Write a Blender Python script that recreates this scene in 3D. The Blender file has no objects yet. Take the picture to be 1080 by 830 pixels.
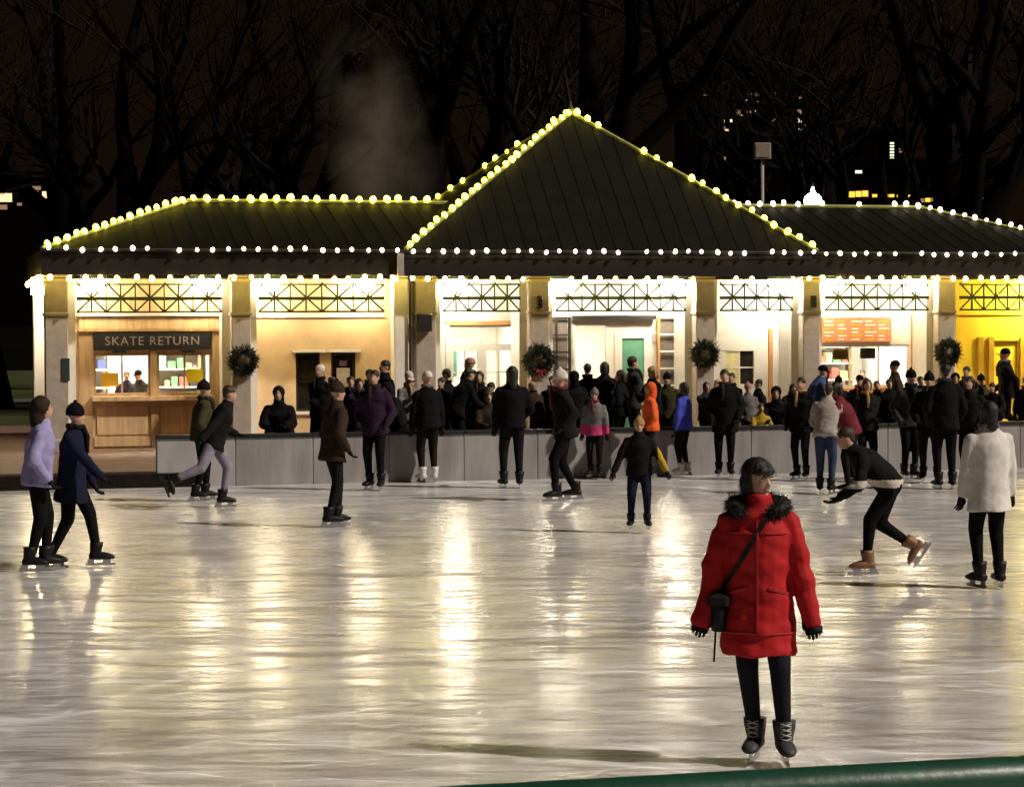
import bpy, bmesh, math, random
from mathutils import Vector, Matrix, Quaternion, noise
R = math.radians
rnd = random.Random(7)
S = bpy.context.scene
COL = S.collection

# ---------------------------------------------------------------- camera
HC, FPX = 2.42, 2400.0
ROLL, PITCH = 0.0049, math.atan(68 / FPX)
cam = bpy.data.cameras.new('camera')
cam.lens = 80.0; cam.sensor_width = 36.0; cam.sensor_fit = 'HORIZONTAL'
cam.clip_start = 0.1; cam.clip_end = 3000
camo = bpy.data.objects.new('camera', cam); COL.objects.link(camo)
fwd = Vector((0, math.cos(PITCH), -math.sin(PITCH)))
rgt = Vector((math.cos(ROLL), 0, -math.sin(ROLL)))
rgt = (rgt - fwd * rgt.dot(fwd)).normalized()
up = rgt.cross(fwd)
camo.matrix_world = Matrix(((rgt.x, up.x, -fwd.x, 0), (rgt.y, up.y, -fwd.y, 0), (rgt.z, up.z, -fwd.z, HC), (0, 0, 0, 1)))
S.camera = camo

# ---------------------------------------------------------------- sky, light, exposure
SUN_AZ = Vector((0.95, -0.31))      # towards the rink floodlights, right and a little behind the camera
SUN_EL = R(40)
w = bpy.data.worlds.new('World'); S.world = w; w.use_nodes = True
nt = w.node_tree; nt.nodes.clear()
out = nt.nodes.new('ShaderNodeOutputWorld')
sky = nt.nodes.new('ShaderNodeTexSky'); sky.sky_type = 'NISHITA'; sky.sun_disc = False
sky.sun_elevation = R(2); sky.sun_rotation = R(70)
b1 = nt.nodes.new('ShaderNodeBackground'); b1.inputs[1].default_value = 0.0006
b2 = nt.nodes.new('ShaderNodeBackground'); b2.inputs[0].default_value = (1.0, 0.50, 0.26, 1); b2.inputs[1].default_value = 0.0058
ad = nt.nodes.new('ShaderNodeAddShader')
nt.links.new(sky.outputs[0], b1.inputs[0]); nt.links.new(b1.outputs[0], ad.inputs[0]); nt.links.new(b2.outputs[0], ad.inputs[1])
nt.links.new(ad.outputs[0], out.inputs[0])
sl = bpy.data.lights.new('floodlight_sun', 'SUN'); sl.energy = 3.5; sl.angle = R(2.0); sl.color = (1.0, 0.90, 0.79)
so = bpy.data.objects.new('floodlight_sun', sl); COL.objects.link(so)
sd = Vector((SUN_AZ.x * math.cos(SUN_EL), SUN_AZ.y * math.cos(SUN_EL), math.sin(SUN_EL)))
so.rotation_euler = sd.to_track_quat('Z', 'Y').to_euler()
so.location = (0, 0, 30)
S.view_settings.view_transform = 'Standard'; S.view_settings.look = 'None'
S.view_settings.exposure = 0.0; S.view_settings.gamma = 1.0
S.cycles.use_denoising = True
S.cycles.max_bounces = 6; S.cycles.diffuse_bounces = 3; S.cycles.glossy_bounces = 3; S.cycles.transmission_bounces = 6; S.cycles.transparent_max_bounces = 12
S.cycles.sample_clamp_indirect = 6.0
S.cycles.volume_step_rate = 2.0; S.cycles.volume_max_steps = 128

# ---------------------------------------------------------------- pixel and frame helpers
def ray(px, py):
    x, y = px - 540.0, py - 347.0
    c, s = math.cos(ROLL), math.sin(ROLL)
    return Vector(((x * c - y * s) / FPX, 1.0, -(y * c + x * s) / FPX))
def ground(px, py, h=0.0):
    r = ray(px, py); t = (h - HC) / r.z
    return Vector((r.x * t, t, h))
def at(px, py, d):
    r = ray(px, py); return Vector((r.x * d, d, HC + r.z * d))
A = R(14.6); O2 = Vector((2.03, 44.23)); EX = Vector((math.cos(A), math.sin(A))); EY = Vector((-math.sin(A), math.cos(A)))
def W(x, y, z=0.0):                       # plaza frame (x along the facade, y into the building) -> world
    p = O2 + EX * x + EY * y
    return Vector((p.x, p.y, z))
def on_row(px, py, yl):                   # pixel -> world point on the vertical plane y = yl of the plaza frame
    r = ray(px, py); t = (O2.dot(EY) + yl) / (Vector((r.x, r.y)).dot(EY))
    return Vector((r.x * t, t, HC + r.z * t))
G = 0.20                                   # plaza level above the ice

# ---------------------------------------------------------------- materials
MATS = {}
def mat(name, col, rough=0.6, var=0.15, scale=6.0, bump=0.0, metal=0.0, bscale=None, emit=None, estr=0.0, stretch=None, coat=0.0, spec=0.5):
    if name in MATS: return MATS[name]
    m = bpy.data.materials.new(name); m.use_nodes = True; MATS[name] = m
    n, l = m.node_tree.nodes, m.node_tree.links
    b = n['Principled BSDF']
    b.inputs['Roughness'].default_value = rough; b.inputs['Metallic'].default_value = metal
    b.inputs['Specular IOR Level'].default_value = spec
    if coat: b.inputs['Coat Weight'].default_value = coat
    tc = n.new('ShaderNodeTexCoord'); src = tc.outputs['Object']
    if stretch:
        mp = n.new('ShaderNodeMapping'); mp.inputs['Scale'].default_value = stretch
        l.new(src, mp.inputs[0]); src = mp.outputs[0]
    nz = n.new('ShaderNodeTexNoise'); nz.inputs['Scale'].default_value = scale; nz.inputs['Detail'].default_value = 5
    l.new(src, nz.inputs['Vector'])
    rp = n.new('ShaderNodeValToRGB')
    rp.color_ramp.elements[0].position = 0.3; rp.color_ramp.elements[1].position = 0.7
    rp.color_ramp.elements[0].color = (*[c * (1 - var) for c in col], 1)
    rp.color_ramp.elements[1].color = (*[min(1, c * (1 + var)) for c in col], 1)
    l.new(nz.outputs[0], rp.inputs[0]); l.new(rp.outputs[0], b.inputs['Base Color'])
    if bump:
        nb = n.new('ShaderNodeTexNoise'); nb.inputs['Scale'].default_value = bscale or scale * 4; nb.inputs['Detail'].default_value = 4
        l.new(src, nb.inputs['Vector'])
        bp = n.new('ShaderNodeBump'); bp.inputs['Strength'].default_value = bump; bp.inputs['Distance'].default_value = 0.02
        l.new(nb.outputs[0], bp.inputs['Height']); l.new(bp.outputs[0], b.inputs['Normal'])
    if emit:
        b.inputs['Emission Color'].default_value = (*emit, 1); b.inputs['Emission Strength'].default_value = estr
    return m
def glass(name):
    if name in MATS: return MATS[name]
    m = bpy.data.materials.new(name); m.use_nodes = True; MATS[name] = m
    n, l = m.node_tree.nodes, m.node_tree.links
    n.clear(); o = n.new('ShaderNodeOutputMaterial'); mx = n.new('ShaderNodeMixShader'); t = n.new('ShaderNodeBsdfTransparent')
    g = n.new('ShaderNodeBsdfGlossy'); g.inputs['Roughness'].default_value = 0.03; fr = n.new('ShaderNodeFresnel'); fr.inputs[0].default_value = 1.45
    t.inputs[0].default_value = (0.93, 0.95, 0.93, 1)
    l.new(fr.outputs[0], mx.inputs[0]); l.new(t.outputs[0], mx.inputs[1]); l.new(g.outputs[0], mx.inputs[2]); l.new(mx.outputs[0], o.inputs[0])
    return m

def ice_material():
    m = bpy.data.materials.new('ice'); m.use_nodes = True
    n, l = m.node_tree.nodes, m.node_tree.links
    b = n['Principled BSDF']; tc = n.new('ShaderNodeTexCoord')
    def noise_tex(sc, stretch, detail=6, rot=0.0, dist=0.0):
        mp = n.new('ShaderNodeMapping'); mp.inputs['Scale'].default_value = stretch; mp.inputs['Rotation'].default_value = (0, 0, rot)
        l.new(tc.outputs['Object'], mp.inputs[0])
        t = n.new('ShaderNodeTexNoise'); t.inputs['Scale'].default_value = sc; t.inputs['Detail'].default_value = detail
        t.inputs['Distortion'].default_value = dist
        l.new(mp.outputs[0], t.inputs['Vector']); return t.outputs[0]
    def ramp(v, p0, p1, c0, c1):
        r = n.new('ShaderNodeValToRGB'); e = r.color_ramp.elements
        e[0].position, e[1].position = p0, p1; e[0].color = (*c0, 1); e[1].color = (*c1, 1)
        l.new(v, r.inputs[0]); return r.outputs[0]
    def mixc(f, a, c, mode='MIX'):
        x = n.new('ShaderNodeMix'); x.data_type = 'RGBA'; x.blend_type = mode
        if isinstance(f, float): x.inputs[0].default_value = f
        else: l.new(f, x.inputs[0])
        l.new(a, x.inputs[6]); l.new(c, x.inputs[7]); return x.outputs[2]
    big = noise_tex(0.30, (0.6, 1.3, 1), 6, 0.25, 0.8)
    mid = noise_tex(0.8, (0.7, 1.5, 1), 9, -0.35, 2.2)
    swipe3 = noise_tex(1.5, (0.5, 2.4, 1), 10, 0.55, 2.6)
    swipe = noise_tex(0.9, (0.55, 2.5, 1), 10, 0.22, 2.4)
    swipe2 = noise_tex(1.6, (0.5, 3.0, 1), 10, -0.38, 2.6)
    fine = noise_tex(9.0, (0.6, 2.2, 1), 8, 0.05, 0.8)
    c1 = ramp(big, 0.32, 0.70, (0.63, 0.63, 0.635), (0.88, 0.885, 0.89))
    c2 = ramp(swipe, 0.44, 0.66, (1, 1, 1), (0.52, 0.48, 0.45))
    c6 = ramp(swipe3, 0.50, 0.62, (1, 1, 1), (0.72, 0.69, 0.66))
    c3 = ramp(swipe2, 0.52, 0.68, (1, 1, 1), (1.22, 1.22, 1.22))
    c5 = ramp(mid, 0.35, 0.65, (0.70, 0.67, 0.64), (1.06, 1.06, 1.06))
    # thin cut lines of blades
    vo = n.new('ShaderNodeTexVoronoi'); vo.feature = 'DISTANCE_TO_EDGE'; vo.inputs['Scale'].default_value = 0.55
    mp = n.new('ShaderNodeMapping'); mp.inputs['Scale'].default_value = (0.28, 1.7, 1); mp.inputs['Rotation'].default_value = (0, 0, 0.1)
    nzv = n.new('ShaderNodeTexNoise'); nzv.inputs['Scale'].default_value = 0.8
    l.new(tc.outputs['Object'], nzv.inputs['Vector'])
    va = n.new('ShaderNodeVectorMath'); va.operation = 'MULTIPLY_ADD'; va.inputs[1].default_value = (1.4, 1.4, 0)
    l.new(nzv.outputs['Color'], va.inputs[0]); l.new(tc.outputs['Object'], va.inputs[2]); l.new(va.outputs[0], mp.inputs[0]); l.new(mp.outputs[0], vo.inputs['Vector'])
    c4 = ramp(vo.outputs['Distance'], 0.004, 0.012, (1.4, 1.4, 1.4), (1, 1, 1))
    cuts = []
    for (sx, sy, rot, seed, sc) in ((0.22, 1.1, 0.45, 3.0, 0.7), (0.25, 1.3, -0.6, 9.0, 0.8), (0.5, 0.9, 0.1, 17.0, 0.45)):
        vv = n.new('ShaderNodeTexVoronoi'); vv.feature = 'DISTANCE_TO_EDGE'; vv.inputs['Scale'].default_value = sc
        mq = n.new('ShaderNodeMapping'); mq.inputs['Scale'].default_value = (sx, sy, 1); mq.inputs['Rotation'].default_value = (0, 0, rot); mq.inputs['Location'].default_value = (seed, seed * .7, 0)
        l.new(va.outputs[0], mq.inputs[0]); l.new(mq.outputs[0], vv.inputs['Vector'])
        cuts.append(ramp(vv.outputs['Distance'], 0.003, 0.011, (1.38, 1.38, 1.38), (1, 1, 1)))
    for cc in cuts: c4 = mixc(1.0, c4, cc, 'MULTIPLY')
    x = mixc(1.0, c1, c2, 'MULTIPLY'); x = mixc(0.9, x, c5, 'MULTIPLY'); x = mixc(0.6, x, c3, 'MULTIPLY'); x = mixc(0.8, x, c6, 'MULTIPLY'); x = mixc(1.0, x, c4, 'MULTIPLY')
    l.new(x, b.inputs['Base Color'])
    rg = n.new('ShaderNodeMapRange'); rg.inputs[1].default_value = 0.35; rg.inputs[2].default_value = 0.68; rg.inputs[3].default_value = 0.15; rg.inputs[4].default_value = 0.36
    l.new(swipe, rg.inputs[0]); l.new(rg.outputs[0], b.inputs['Roughness'])
    b.inputs['IOR'].default_value = 1.33
    bp = n.new('ShaderNodeBump'); bp.inputs['Strength'].default_value = 0.07; bp.inputs['Distance'].default_value = 0.004
    ma = n.new('ShaderNodeMath'); ma.operation = 'ADD'; l.new(fine, ma.inputs[0]); l.new(swipe2, ma.inputs[1])
    l.new(ma.outputs[0], bp.inputs['Height']); l.new(bp.outputs[0], b.inputs['Normal'])
    return m

# ---------------------------------------------------------------- mesh helpers
class MB:
    def __init__(s): s.v, s.f = [], []
    def add(s, vs, fs):
        o = len(s.v); s.v += [tuple(v) for v in vs]; s.f += [tuple(i + o for i in f) for f in fs]; return s
    def box(s, x0, x1, y0, y1, z0, z1):
        return s.add([(x0, y0, z0), (x1, y0, z0), (x1, y1, z0), (x0, y1, z0), (x0, y0, z1), (x1, y0, z1), (x1, y1, z1), (x0, y1, z1)],
                     [(3, 2, 1, 0), (4, 5, 6, 7), (0, 1, 5, 4), (1, 2, 6, 5), (2, 3, 7, 6), (3, 0, 4, 7)])
    def cbox(s, x0, x1, y0, y1, z0, z1, b=0.01):       # box with chamfered vertical and top edges
        pts = [(x0 + b, y0), (x1 - b, y0), (x1, y0 + b), (x1, y1 - b), (x1 - b, y1), (x0 + b, y1), (x0, y1 - b), (x0, y0 + b)]
        cx, cy = (x0 + x1) / 2, (y0 + y1) / 2
        ins = [(px + (b if px < cx else -b), py + (b if py < cy else -b)) for px, py in pts]
        rings = [[(p[0], p[1], z0) for p in pts], [(p[0], p[1], z1 - b) for p in pts], [(p[0], p[1], z1) for p in ins]]
        return s.rings(rings)
    def rings(s, rings, cap=True):
        n = len(rings[0]); vs = [v for r in rings for v in r]; fs = []
        for i in range(len(rings) - 1):
            for k in range(n):
                a, c = i * n + k, i * n + (k + 1) % n
                fs.append((a, c, c + n, a + n))
        if cap: fs.append(tuple(reversed(range(n)))); fs.append(tuple(range((len(rings) - 1) * n, len(rings) * n)))
        return s.add(vs, fs)
    def tube(s, pts, rad, n=8, cap=True):
        pts = [Vector(p) for p in pts]
        if not hasattr(rad, '__len__'): rad = [rad] * len(pts)
        rings = []; prev = None
        for i, p in enumerate(pts):
            t = (pts[min(i + 1, len(pts) - 1)] - pts[max(i - 1, 0)]).normalized()
            if prev is None:
                a = t.orthogonal().normalized()
            else:
                a = (prev - t * prev.dot(t)).normalized()
            prev = a; b = t.cross(a)
            rings.append([tuple(p + (a * math.cos(2 * math.pi * k / n) + b * math.sin(2 * math.pi * k / n)) * rad[i]) for k in range(n)])
        return s.rings(rings, cap)
    def capsule(s, p0, r0, p1, r1, n=10):
        p0, p1 = Vector(p0), Vector(p1); d = (p1 - p0)
        if d.length < 1e-5: d = Vector((0, 0, 1e-4))
        t = d.normalized(); pts, rad = [], []
        for a in (80, 55, 25): pts.append(p0 - t * r0 * math.sin(R(a))); rad.append(r0 * math.cos(R(a)))
        pts.append(p0); rad.append(r0); pts.append(p1); rad.append(r1)
        for a in (25, 55, 80): pts.append(p1 + t * r1 * math.sin(R(a))); rad.append(r1 * math.cos(R(a)))
        return s.tube(pts, rad, n)
    def ell(s, c, r, M=None, nu=14, nv=9):
        c = Vector(c); rings = []
        for i in range(nv):
            a = math.pi * (i + 0.5) / nv
            ring = []
            for k in range(nu):
                q = Vector((r[0] * math.sin(a) * math.cos(2 * math.pi * k / nu), r[1] * math.sin(a) * math.sin(2 * math.pi * k / nu), -r[2] * math.cos(a)))
                if M: q = M @ q
                ring.append(tuple(c + q))
            rings.append(ring)
        return s.rings(rings)
    def loft(s, secs, n=16):              # secs: (centre, right*rx, fwd*ry)
        rings = [[tuple(c + a * math.cos(2 * math.pi * k / n) + b * math.sin(2 * math.pi * k / n)) for k in range(n)] for c, a, b in secs]
        return s.rings(rings)
    def mesh(s, name, m, smooth=False):
        me = bpy.data.meshes.new(name); me.from_pydata(s.v, [], s.f); me.update()
        for mm in (m if isinstance(m, (list, tuple)) else [m]): me.materials.append(mm)
        if smooth: me.polygons.foreach_set('use_smooth', [True] * len(me.polygons))
        return me
    def build(s, name, m, parent=None, smooth=False, loc=None, rz=0.0):
        return link(name, s.mesh(name, m, smooth), parent, loc, rz)
def link(name, me, parent=None, loc=None, rz=0.0):
    o = bpy.data.objects.new(name, me); COL.objects.link(o)
    if parent: o.parent = parent
    if loc is not None: o.location = loc
    if rz: o.rotation_euler = (0, 0, rz)
    return o
def tag(o, label, cat, group=None, kind=None):
    if label: o['label'] = label
    if cat: o['category'] = cat
    if group: o['group'] = group
    if kind: o['kind'] = kind
    return o
def thing(name, label, cat, loc=(0, 0, 0), rz=0.0, group=None):
    o = bpy.data.objects.new(name, None); COL.objects.link(o); o.location = loc; o.rotation_euler = (0, 0, rz)
    o.empty_display_size = 0.2
    return tag(o, label, cat, group)
def struct(o): o['kind'] = 'structure'; return o
def remeshed(mb, voxel, smooth=3, fac=0.5):
    me = mb.mesh('tmp', []) ; o = bpy.data.objects.new('tmp', me); COL.objects.link(o)
    md = o.modifiers.new('r', 'REMESH'); md.mode = 'VOXEL'; md.voxel_size = voxel
    sm = o.modifiers.new('s', 'SMOOTH'); sm.factor = fac; sm.iterations = smooth
    dg = bpy.context.evaluated_depsgraph_get(); dg.update()
    r = bpy.data.meshes.new_from_object(o.evaluated_get(dg))
    bpy.data.objects.remove(o); bpy.data.meshes.remove(me)
    r.polygons.foreach_set('use_smooth', [True] * len(r.polygons))
    return r

# ================================================================ SETTING
M_ice = ice_material()
MB().add([(-90, -20, 0), (90, -20, 0), (90, 40, 0), (-90, 40, 0)], [(0, 1, 2, 3)])
# ice: front edge near the camera, back edge along the plaza (y = -6.9 in the plaza frame)
YB = -6.9
ice = MB(); c = [W(-60, -45), W(60, -45), W(60, YB), W(-60, YB)]
ice.add(c, [(0, 1, 2, 3)]); struct(ice.build('ice_rink', M_ice))
gm = mat('dark_lawn', (0.045, 0.05, 0.018), 0.95, 0.35, 0.8, 0.6, bscale=14, spec=.1)
struct(MB().add([(-1500, -300, -0.12), (1500, -300, -0.12), (1500, 2500, -0.12), (-1500, 2500, -0.12)], [(0, 1, 2, 3)]).build('ground', gm))
pm = mat('plaza_brick', (0.15, 0.085, 0.055), 0.75, 0.3, 5, 0.5, bscale=30)
o = MB().cbox(-60, 60, YB, 12.5, -0.1, G, 0.02).build('plaza_pavement', pm, None, False, W(0, 0, 0), A); struct(o)
o = MB().cbox(-60, -8.95, YB - .06, YB + .55, -.1, G + .02, .02).build('kerb', mat('dark_kerb', (.014, .010, .008), .9, .3, 4, .3, spec=.1), None, False, W(0, 0, 0), A); struct(o)
o = MB().box(-400, 400, 12.5, 500, -0.1, G - 0.01).build('lawn', gm, None, False, W(0, 0, 0), A); struct(o)
o = MB().box(-120, 120, 30, 34, G - 0.02, G + 0.006).build('path', mat('path_asphalt', (0.09, 0.08, 0.07), 0.9, 0.2, 2), None, False, W(0, 0, 0), A); struct(o)
# a dark slope with a tree belt far behind
hs = MB(); rows = []
for j in range(14):
    y = 120 + j * 22
    rows.append([(x * 22.0, y, G - 0.4 + 16 * min(1, (j / 9.0)) ** 1.3 + 2.2 * noise.noise(Vector((x * .31, j * .4, 3)))) for x in range(-22, 23)])
nx = len(rows[0])
hs.add([v for r in rows for v in r], [(j * nx + i, j * nx + i + 1, (j + 1) * nx + i + 1, (j + 1) * nx + i) for j in range(13) for i in range(nx - 1)])
struct(hs.build('hill', mat('hill_ground', (0.004, 0.0035, 0.002), 1.0, 0.3, 0.2, spec=0), None, True))

# ================================================================ PAVILION
M_fascia = mat('fascia_grey', (0.022, 0.018, 0.017), 0.7, 0.12, 3, spec=.15)
M_roof = mat('roof_metal', (0.0058, 0.0048, 0.0030), 0.7, 0.3, 2.5, 0.2, spec=.1)
M_halo = mat('bulb_halo_tint', (0.34, 0.34, 0.10), 0.45, 0.2, 6)  # pale yellow-green painted to imitate the glow around the bulbs
M_soff = mat('soffit_cream', (0.62, 0.52, 0.26), 0.7, 0.08, 4)
M_col = mat('column_stone', (0.42, 0.36, 0.31), 0.7, 0.12, 7, 0.15)
M_white = mat('white_paint', (0.82, 0.79, 0.74), 0.5, 0.05, 6)
M_white2 = mat('warm_white_wall', (0.82, 0.77, 0.68), 0.6, 0.06, 4)
M_tan = mat('tan_stucco', (0.74, 0.53, 0.30), 0.8, 0.10, 3, 0.2)
M_wood = mat('oak_panel', (0.60, 0.41, 0.22), 0.55, 0.22, 2.5, 0.1, stretch=(6, 6, 0.6))
M_woodd = mat('oak_frame', (0.44, 0.29, 0.15), 0.55, 0.22, 2.5, 0.1, stretch=(6, 6, 0.6))
M_yel = mat('yellow_wall', (0.86, 0.60, 0.04), 0.7, 0.08, 2)
M_yeld = mat('ochre_trim', (0.48, 0.27, 0.02), 0.6, 0.12, 4)
M_iron = mat('green_iron', (0.042, 0.062, 0.030), 0.5, 0.2, 9, metal=0.2)
M_black = mat('black_paint', (0.012, 0.011, 0.012), 0.5, 0.2, 9)
M_teal = mat('teal_paint', (0.13, 0.36, 0.25), 0.5, 0.1, 6)
M_dglass = mat('dark_window', (0.018, 0.014, 0.010), 0.12, 0.3, 3)
M_glass = glass('clear_glass')
M_paper = mat('notice_paper', (0.55, 0.50, 0.46), 0.8, 0.1, 9)
M_yp = mat('yellow_paper', (0.85, 0.66, 0.02), 0.8, 0.05, 9)
M_op = mat('orange_paper', (0.75, 0.40, 0.02), 0.8, 0.05, 9)
M_orange = mat('orange_trim', (0.62, 0.30, 0.12), 0.6, 0.12, 5)

pav = thing('pavilion', 'long low pavilion with a tall pyramid roof outlined in lights behind the rink', 'pavilion', W(0, 0, G), A)
def P(mb, name, m, parent=None, smooth=False):       # build in plaza coordinates, z above the ice
    mb.v = [(v[0], v[1], v[2] - G) for v in mb.v]
    return mb.build(name, m, parent or pav, smooth)
D = 6.26; HD = D / 2                    # roof depth
ZT, ZB = 3.92, 3.45                     # fascia top and bottom
XW, XP, XR = 10.93, 4.18, 7.93
ZR, ZA = 4.98, 6.88
# wing roofs
for sgn, nm in ((-1, 'L'), (1, 'R')):
    e0, e1 = sgn * XW, sgn * (XP - 1.6)
    r0 = sgn * XR
    vs = [(e0, 0, ZT), (e1, 0, ZT), (e1, HD, ZR), (r0, HD, ZR), (e0, D, ZT), (e1, D, ZT)]
    fs = [(0, 1, 2, 3), (0, 3, 4), (4, 3, 2, 5)]
    if sgn > 0: fs = [tuple(reversed(f)) for f in fs]
    wr = P(MB().add(vs, fs), 'wing_roof', M_roof)
    for k in range(1, 24):                # standing seams on the front slope
        x = e0 - sgn * k * 0.36
        if abs(x) < 2.9: break
        t = min(1.0, (XW - abs(x)) / (XW - XR))
        P(MB().tube([(x, 0.0, ZT + 0.008), (x, HD * t, ZT + (ZR - ZT) * t + 0.008)], 0.006, 4), 'seam', M_roof, wr)
    P(MB().tube([(r0, HD, ZR + 0.01), (sgn * 2.4, HD, ZR + 0.01)], 0.05, 6), 'added_ridge_strip', M_halo, wr)  # added strip whose colour carries the halo of the ridge bulbs
    P(MB().tube([(e0, 0, ZT), (r0, HD, ZR)], 0.045, 6), 'added_hip_strip', M_halo, wr)  # same halo colour on a strip added along the front hip
    P(MB().tube([(e0, D, ZT), (r0, HD, ZR)], 0.045, 6), 'added_hip_strip', M_roof, wr)
# pyramid
AP = (0, HD, ZA)
YF = -0.03
vs = [(-XP, YF, ZT + .01), (XP, YF, ZT + .01), (XP, D + .03, ZT + .01), (-XP, D + .03, ZT + .01), AP]
pr = P(MB().add(vs, [(0, 1, 4), (1, 2, 4), (2, 3, 4), (3, 0, 4)]), 'pyramid_roof', M_roof)
for k in range(-11, 12):
    x = k * 0.36; t = 1 - abs(x) / XP
    P(MB().tube([(x, YF, ZT + .02), (x, YF + (HD - YF) * t, ZT + .02 + (ZA - ZT - .01) * t)], 0.006, 4), 'seam', M_roof, pr)
for i, (x, y) in enumerate(((-XP, YF), (XP, YF), (XP, D + .03), (-XP, D + .03))):
    P(MB().tube([(x, y, ZT + .02), (0, HD, ZA + .01)], 0.045, 6), 'added_hip_strip', M_halo, pr)  # strips added under the pyramid strings, bulb glow put into their colour
P(MB().tube([(0, HD, ZA - .05), (0, HD, ZA + .10), (0, HD, ZA + .14), (0, HD, ZA + .24)], [.09, .07, .03, .012], 8), 'finial', M_iron, pr)
# fascia, soffit
P(MB().box(-XW, XW, 0, 0.10, ZB, ZT - .004), 'fascia', M_fascia)
P(MB().box(-XW, -XW + .10, 0.10, D, ZB, ZT - .004), 'fascia', M_fascia)
P(MB().box(XW - .10, XW, 0.10, D, ZB, ZT - .004), 'fascia', M_fascia)
P(MB().box(-XW + .1, XW - .1, D - .1, D, ZB, ZT - .004), 'fascia', M_fascia)
P(MB().box(-XP - .03, XP + .03, -0.03, -0.003, ZB - .02, ZT + .004), 'fascia', M_fascia)
P(MB().box(-XW - .03, XW + .03, -0.06, -0.033, ZT - .05, ZT + .01), 'gutter', M_fascia)
P(MB().box(-XW + .1, XW - .1, 0.10, D - .1, ZB + .10, ZB + .14), 'soffit', M_soff)
P(MB().box(-XP - .16, -XP - .04, -0.10, -0.033, ZB - .02, ZT - .06), 'downpipe_head', M_col)
# columns
cols = [(-10.65, .42), (-7.23, .36), (-3.67, .40), (-1.40, .38), (2.01, .38), (4.27, .36), (7.23, .36), (10.65, .42)]
YC = 0.5
for x, wd in cols:
    h = wd / 2
    co = P(MB().cbox(x - h, x + h, YC, YC + .40, G, ZB + .06, .015), 'column', M_col)
    P(MB().cbox(x - h - .03, x + h + .03, YC - .03, YC + .43, G, G + .22, .02), 'plinth', M_col, co)
    P(MB().cbox(x - h - .025, x + h + .025, YC - .025, YC + .425, 2.70, 2.76, .01), 'collar', M_col, co)
    P(MB().cbox(x - h - .03, x + h + .03, YC - .03, YC + .43, 3.33, 3.43, .01), 'capital', M_soff, co)
    for s in ((1,) if x < -10 else (-1,) if x > 10 else (-1, 1)):                     # white pilaster strips behind the column, against the bay walls
        x0 = x + s * (h + .004); x1 = x + s * (h + .15)
        P(MB().box(min(x0, x1), max(x0, x1), YC + .28, YC + .95, G, 3.38), 'pilaster', M_white)
# second column of the left corner of the pyramid and its dark downpipe
P(MB().cbox(-4.30, -4.02, YC - .05, YC + .32, G, ZB + .06, .015), 'column', M_white)
P(MB().tube([(-4.0, YC - .09, G), (-4.0, YC - .09, ZB)], 0.022, 8), 'downpipe', M_black)
P(MB().cbox(-10.84, -10.52, 5.2, 5.6, G, ZB + .06, .015), 'column', M_white)
# trusses between columns
def truss(x0, x1, y=0.62, step=0.56):
    z0, z1 = 2.75, 3.30; zm = 3.02
    t = P(MB().box(x0, x1, y, y + .04, z0, z0 + .035), 'truss', M_iron)
    P(MB().box(x0, x1, y, y + .04, z1 - .03, z1), 'bar', M_iron, t)
    P(MB().box(x0, x1, y - .006, y + .046, zm - .032, zm + .032), 'bar', M_iron, t)
    n = max(2, round((x1 - x0) / step)); d = (x1 - x0) / n
    for i in range(n):
        a = x0 + i * d
        for (p, q) in (((a, z0), (a + d, z1)), ((a, z1), (a + d, z0))):
            P(MB().tube([(p[0], y + .02, p[1] + .02), (q[0], y + .02, q[1] - .02 if q[1] > p[1] else q[1] + .02)], .019, 5), 'bar', M_iron, t)
        P(MB().box(a + d / 2 - .015, a + d / 2 + .015, y + .006, y + .034, z0 + .03, z1 - .03), 'bar', M_iron, t)
        if i: P(MB().box(a - .013, a + .013, y + .004, y + .036, z0 + .03, z1 - .03), 'bar', M_iron, t)
spans = [(-10.27, -7.58), (-6.88, -4.46), (-3.30, -1.76), (-1.04, 1.65), (2.37, 3.92), (4.62, 6.88), (7.58, 10.27)]
for a, b in spans: truss(a, b)
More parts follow.
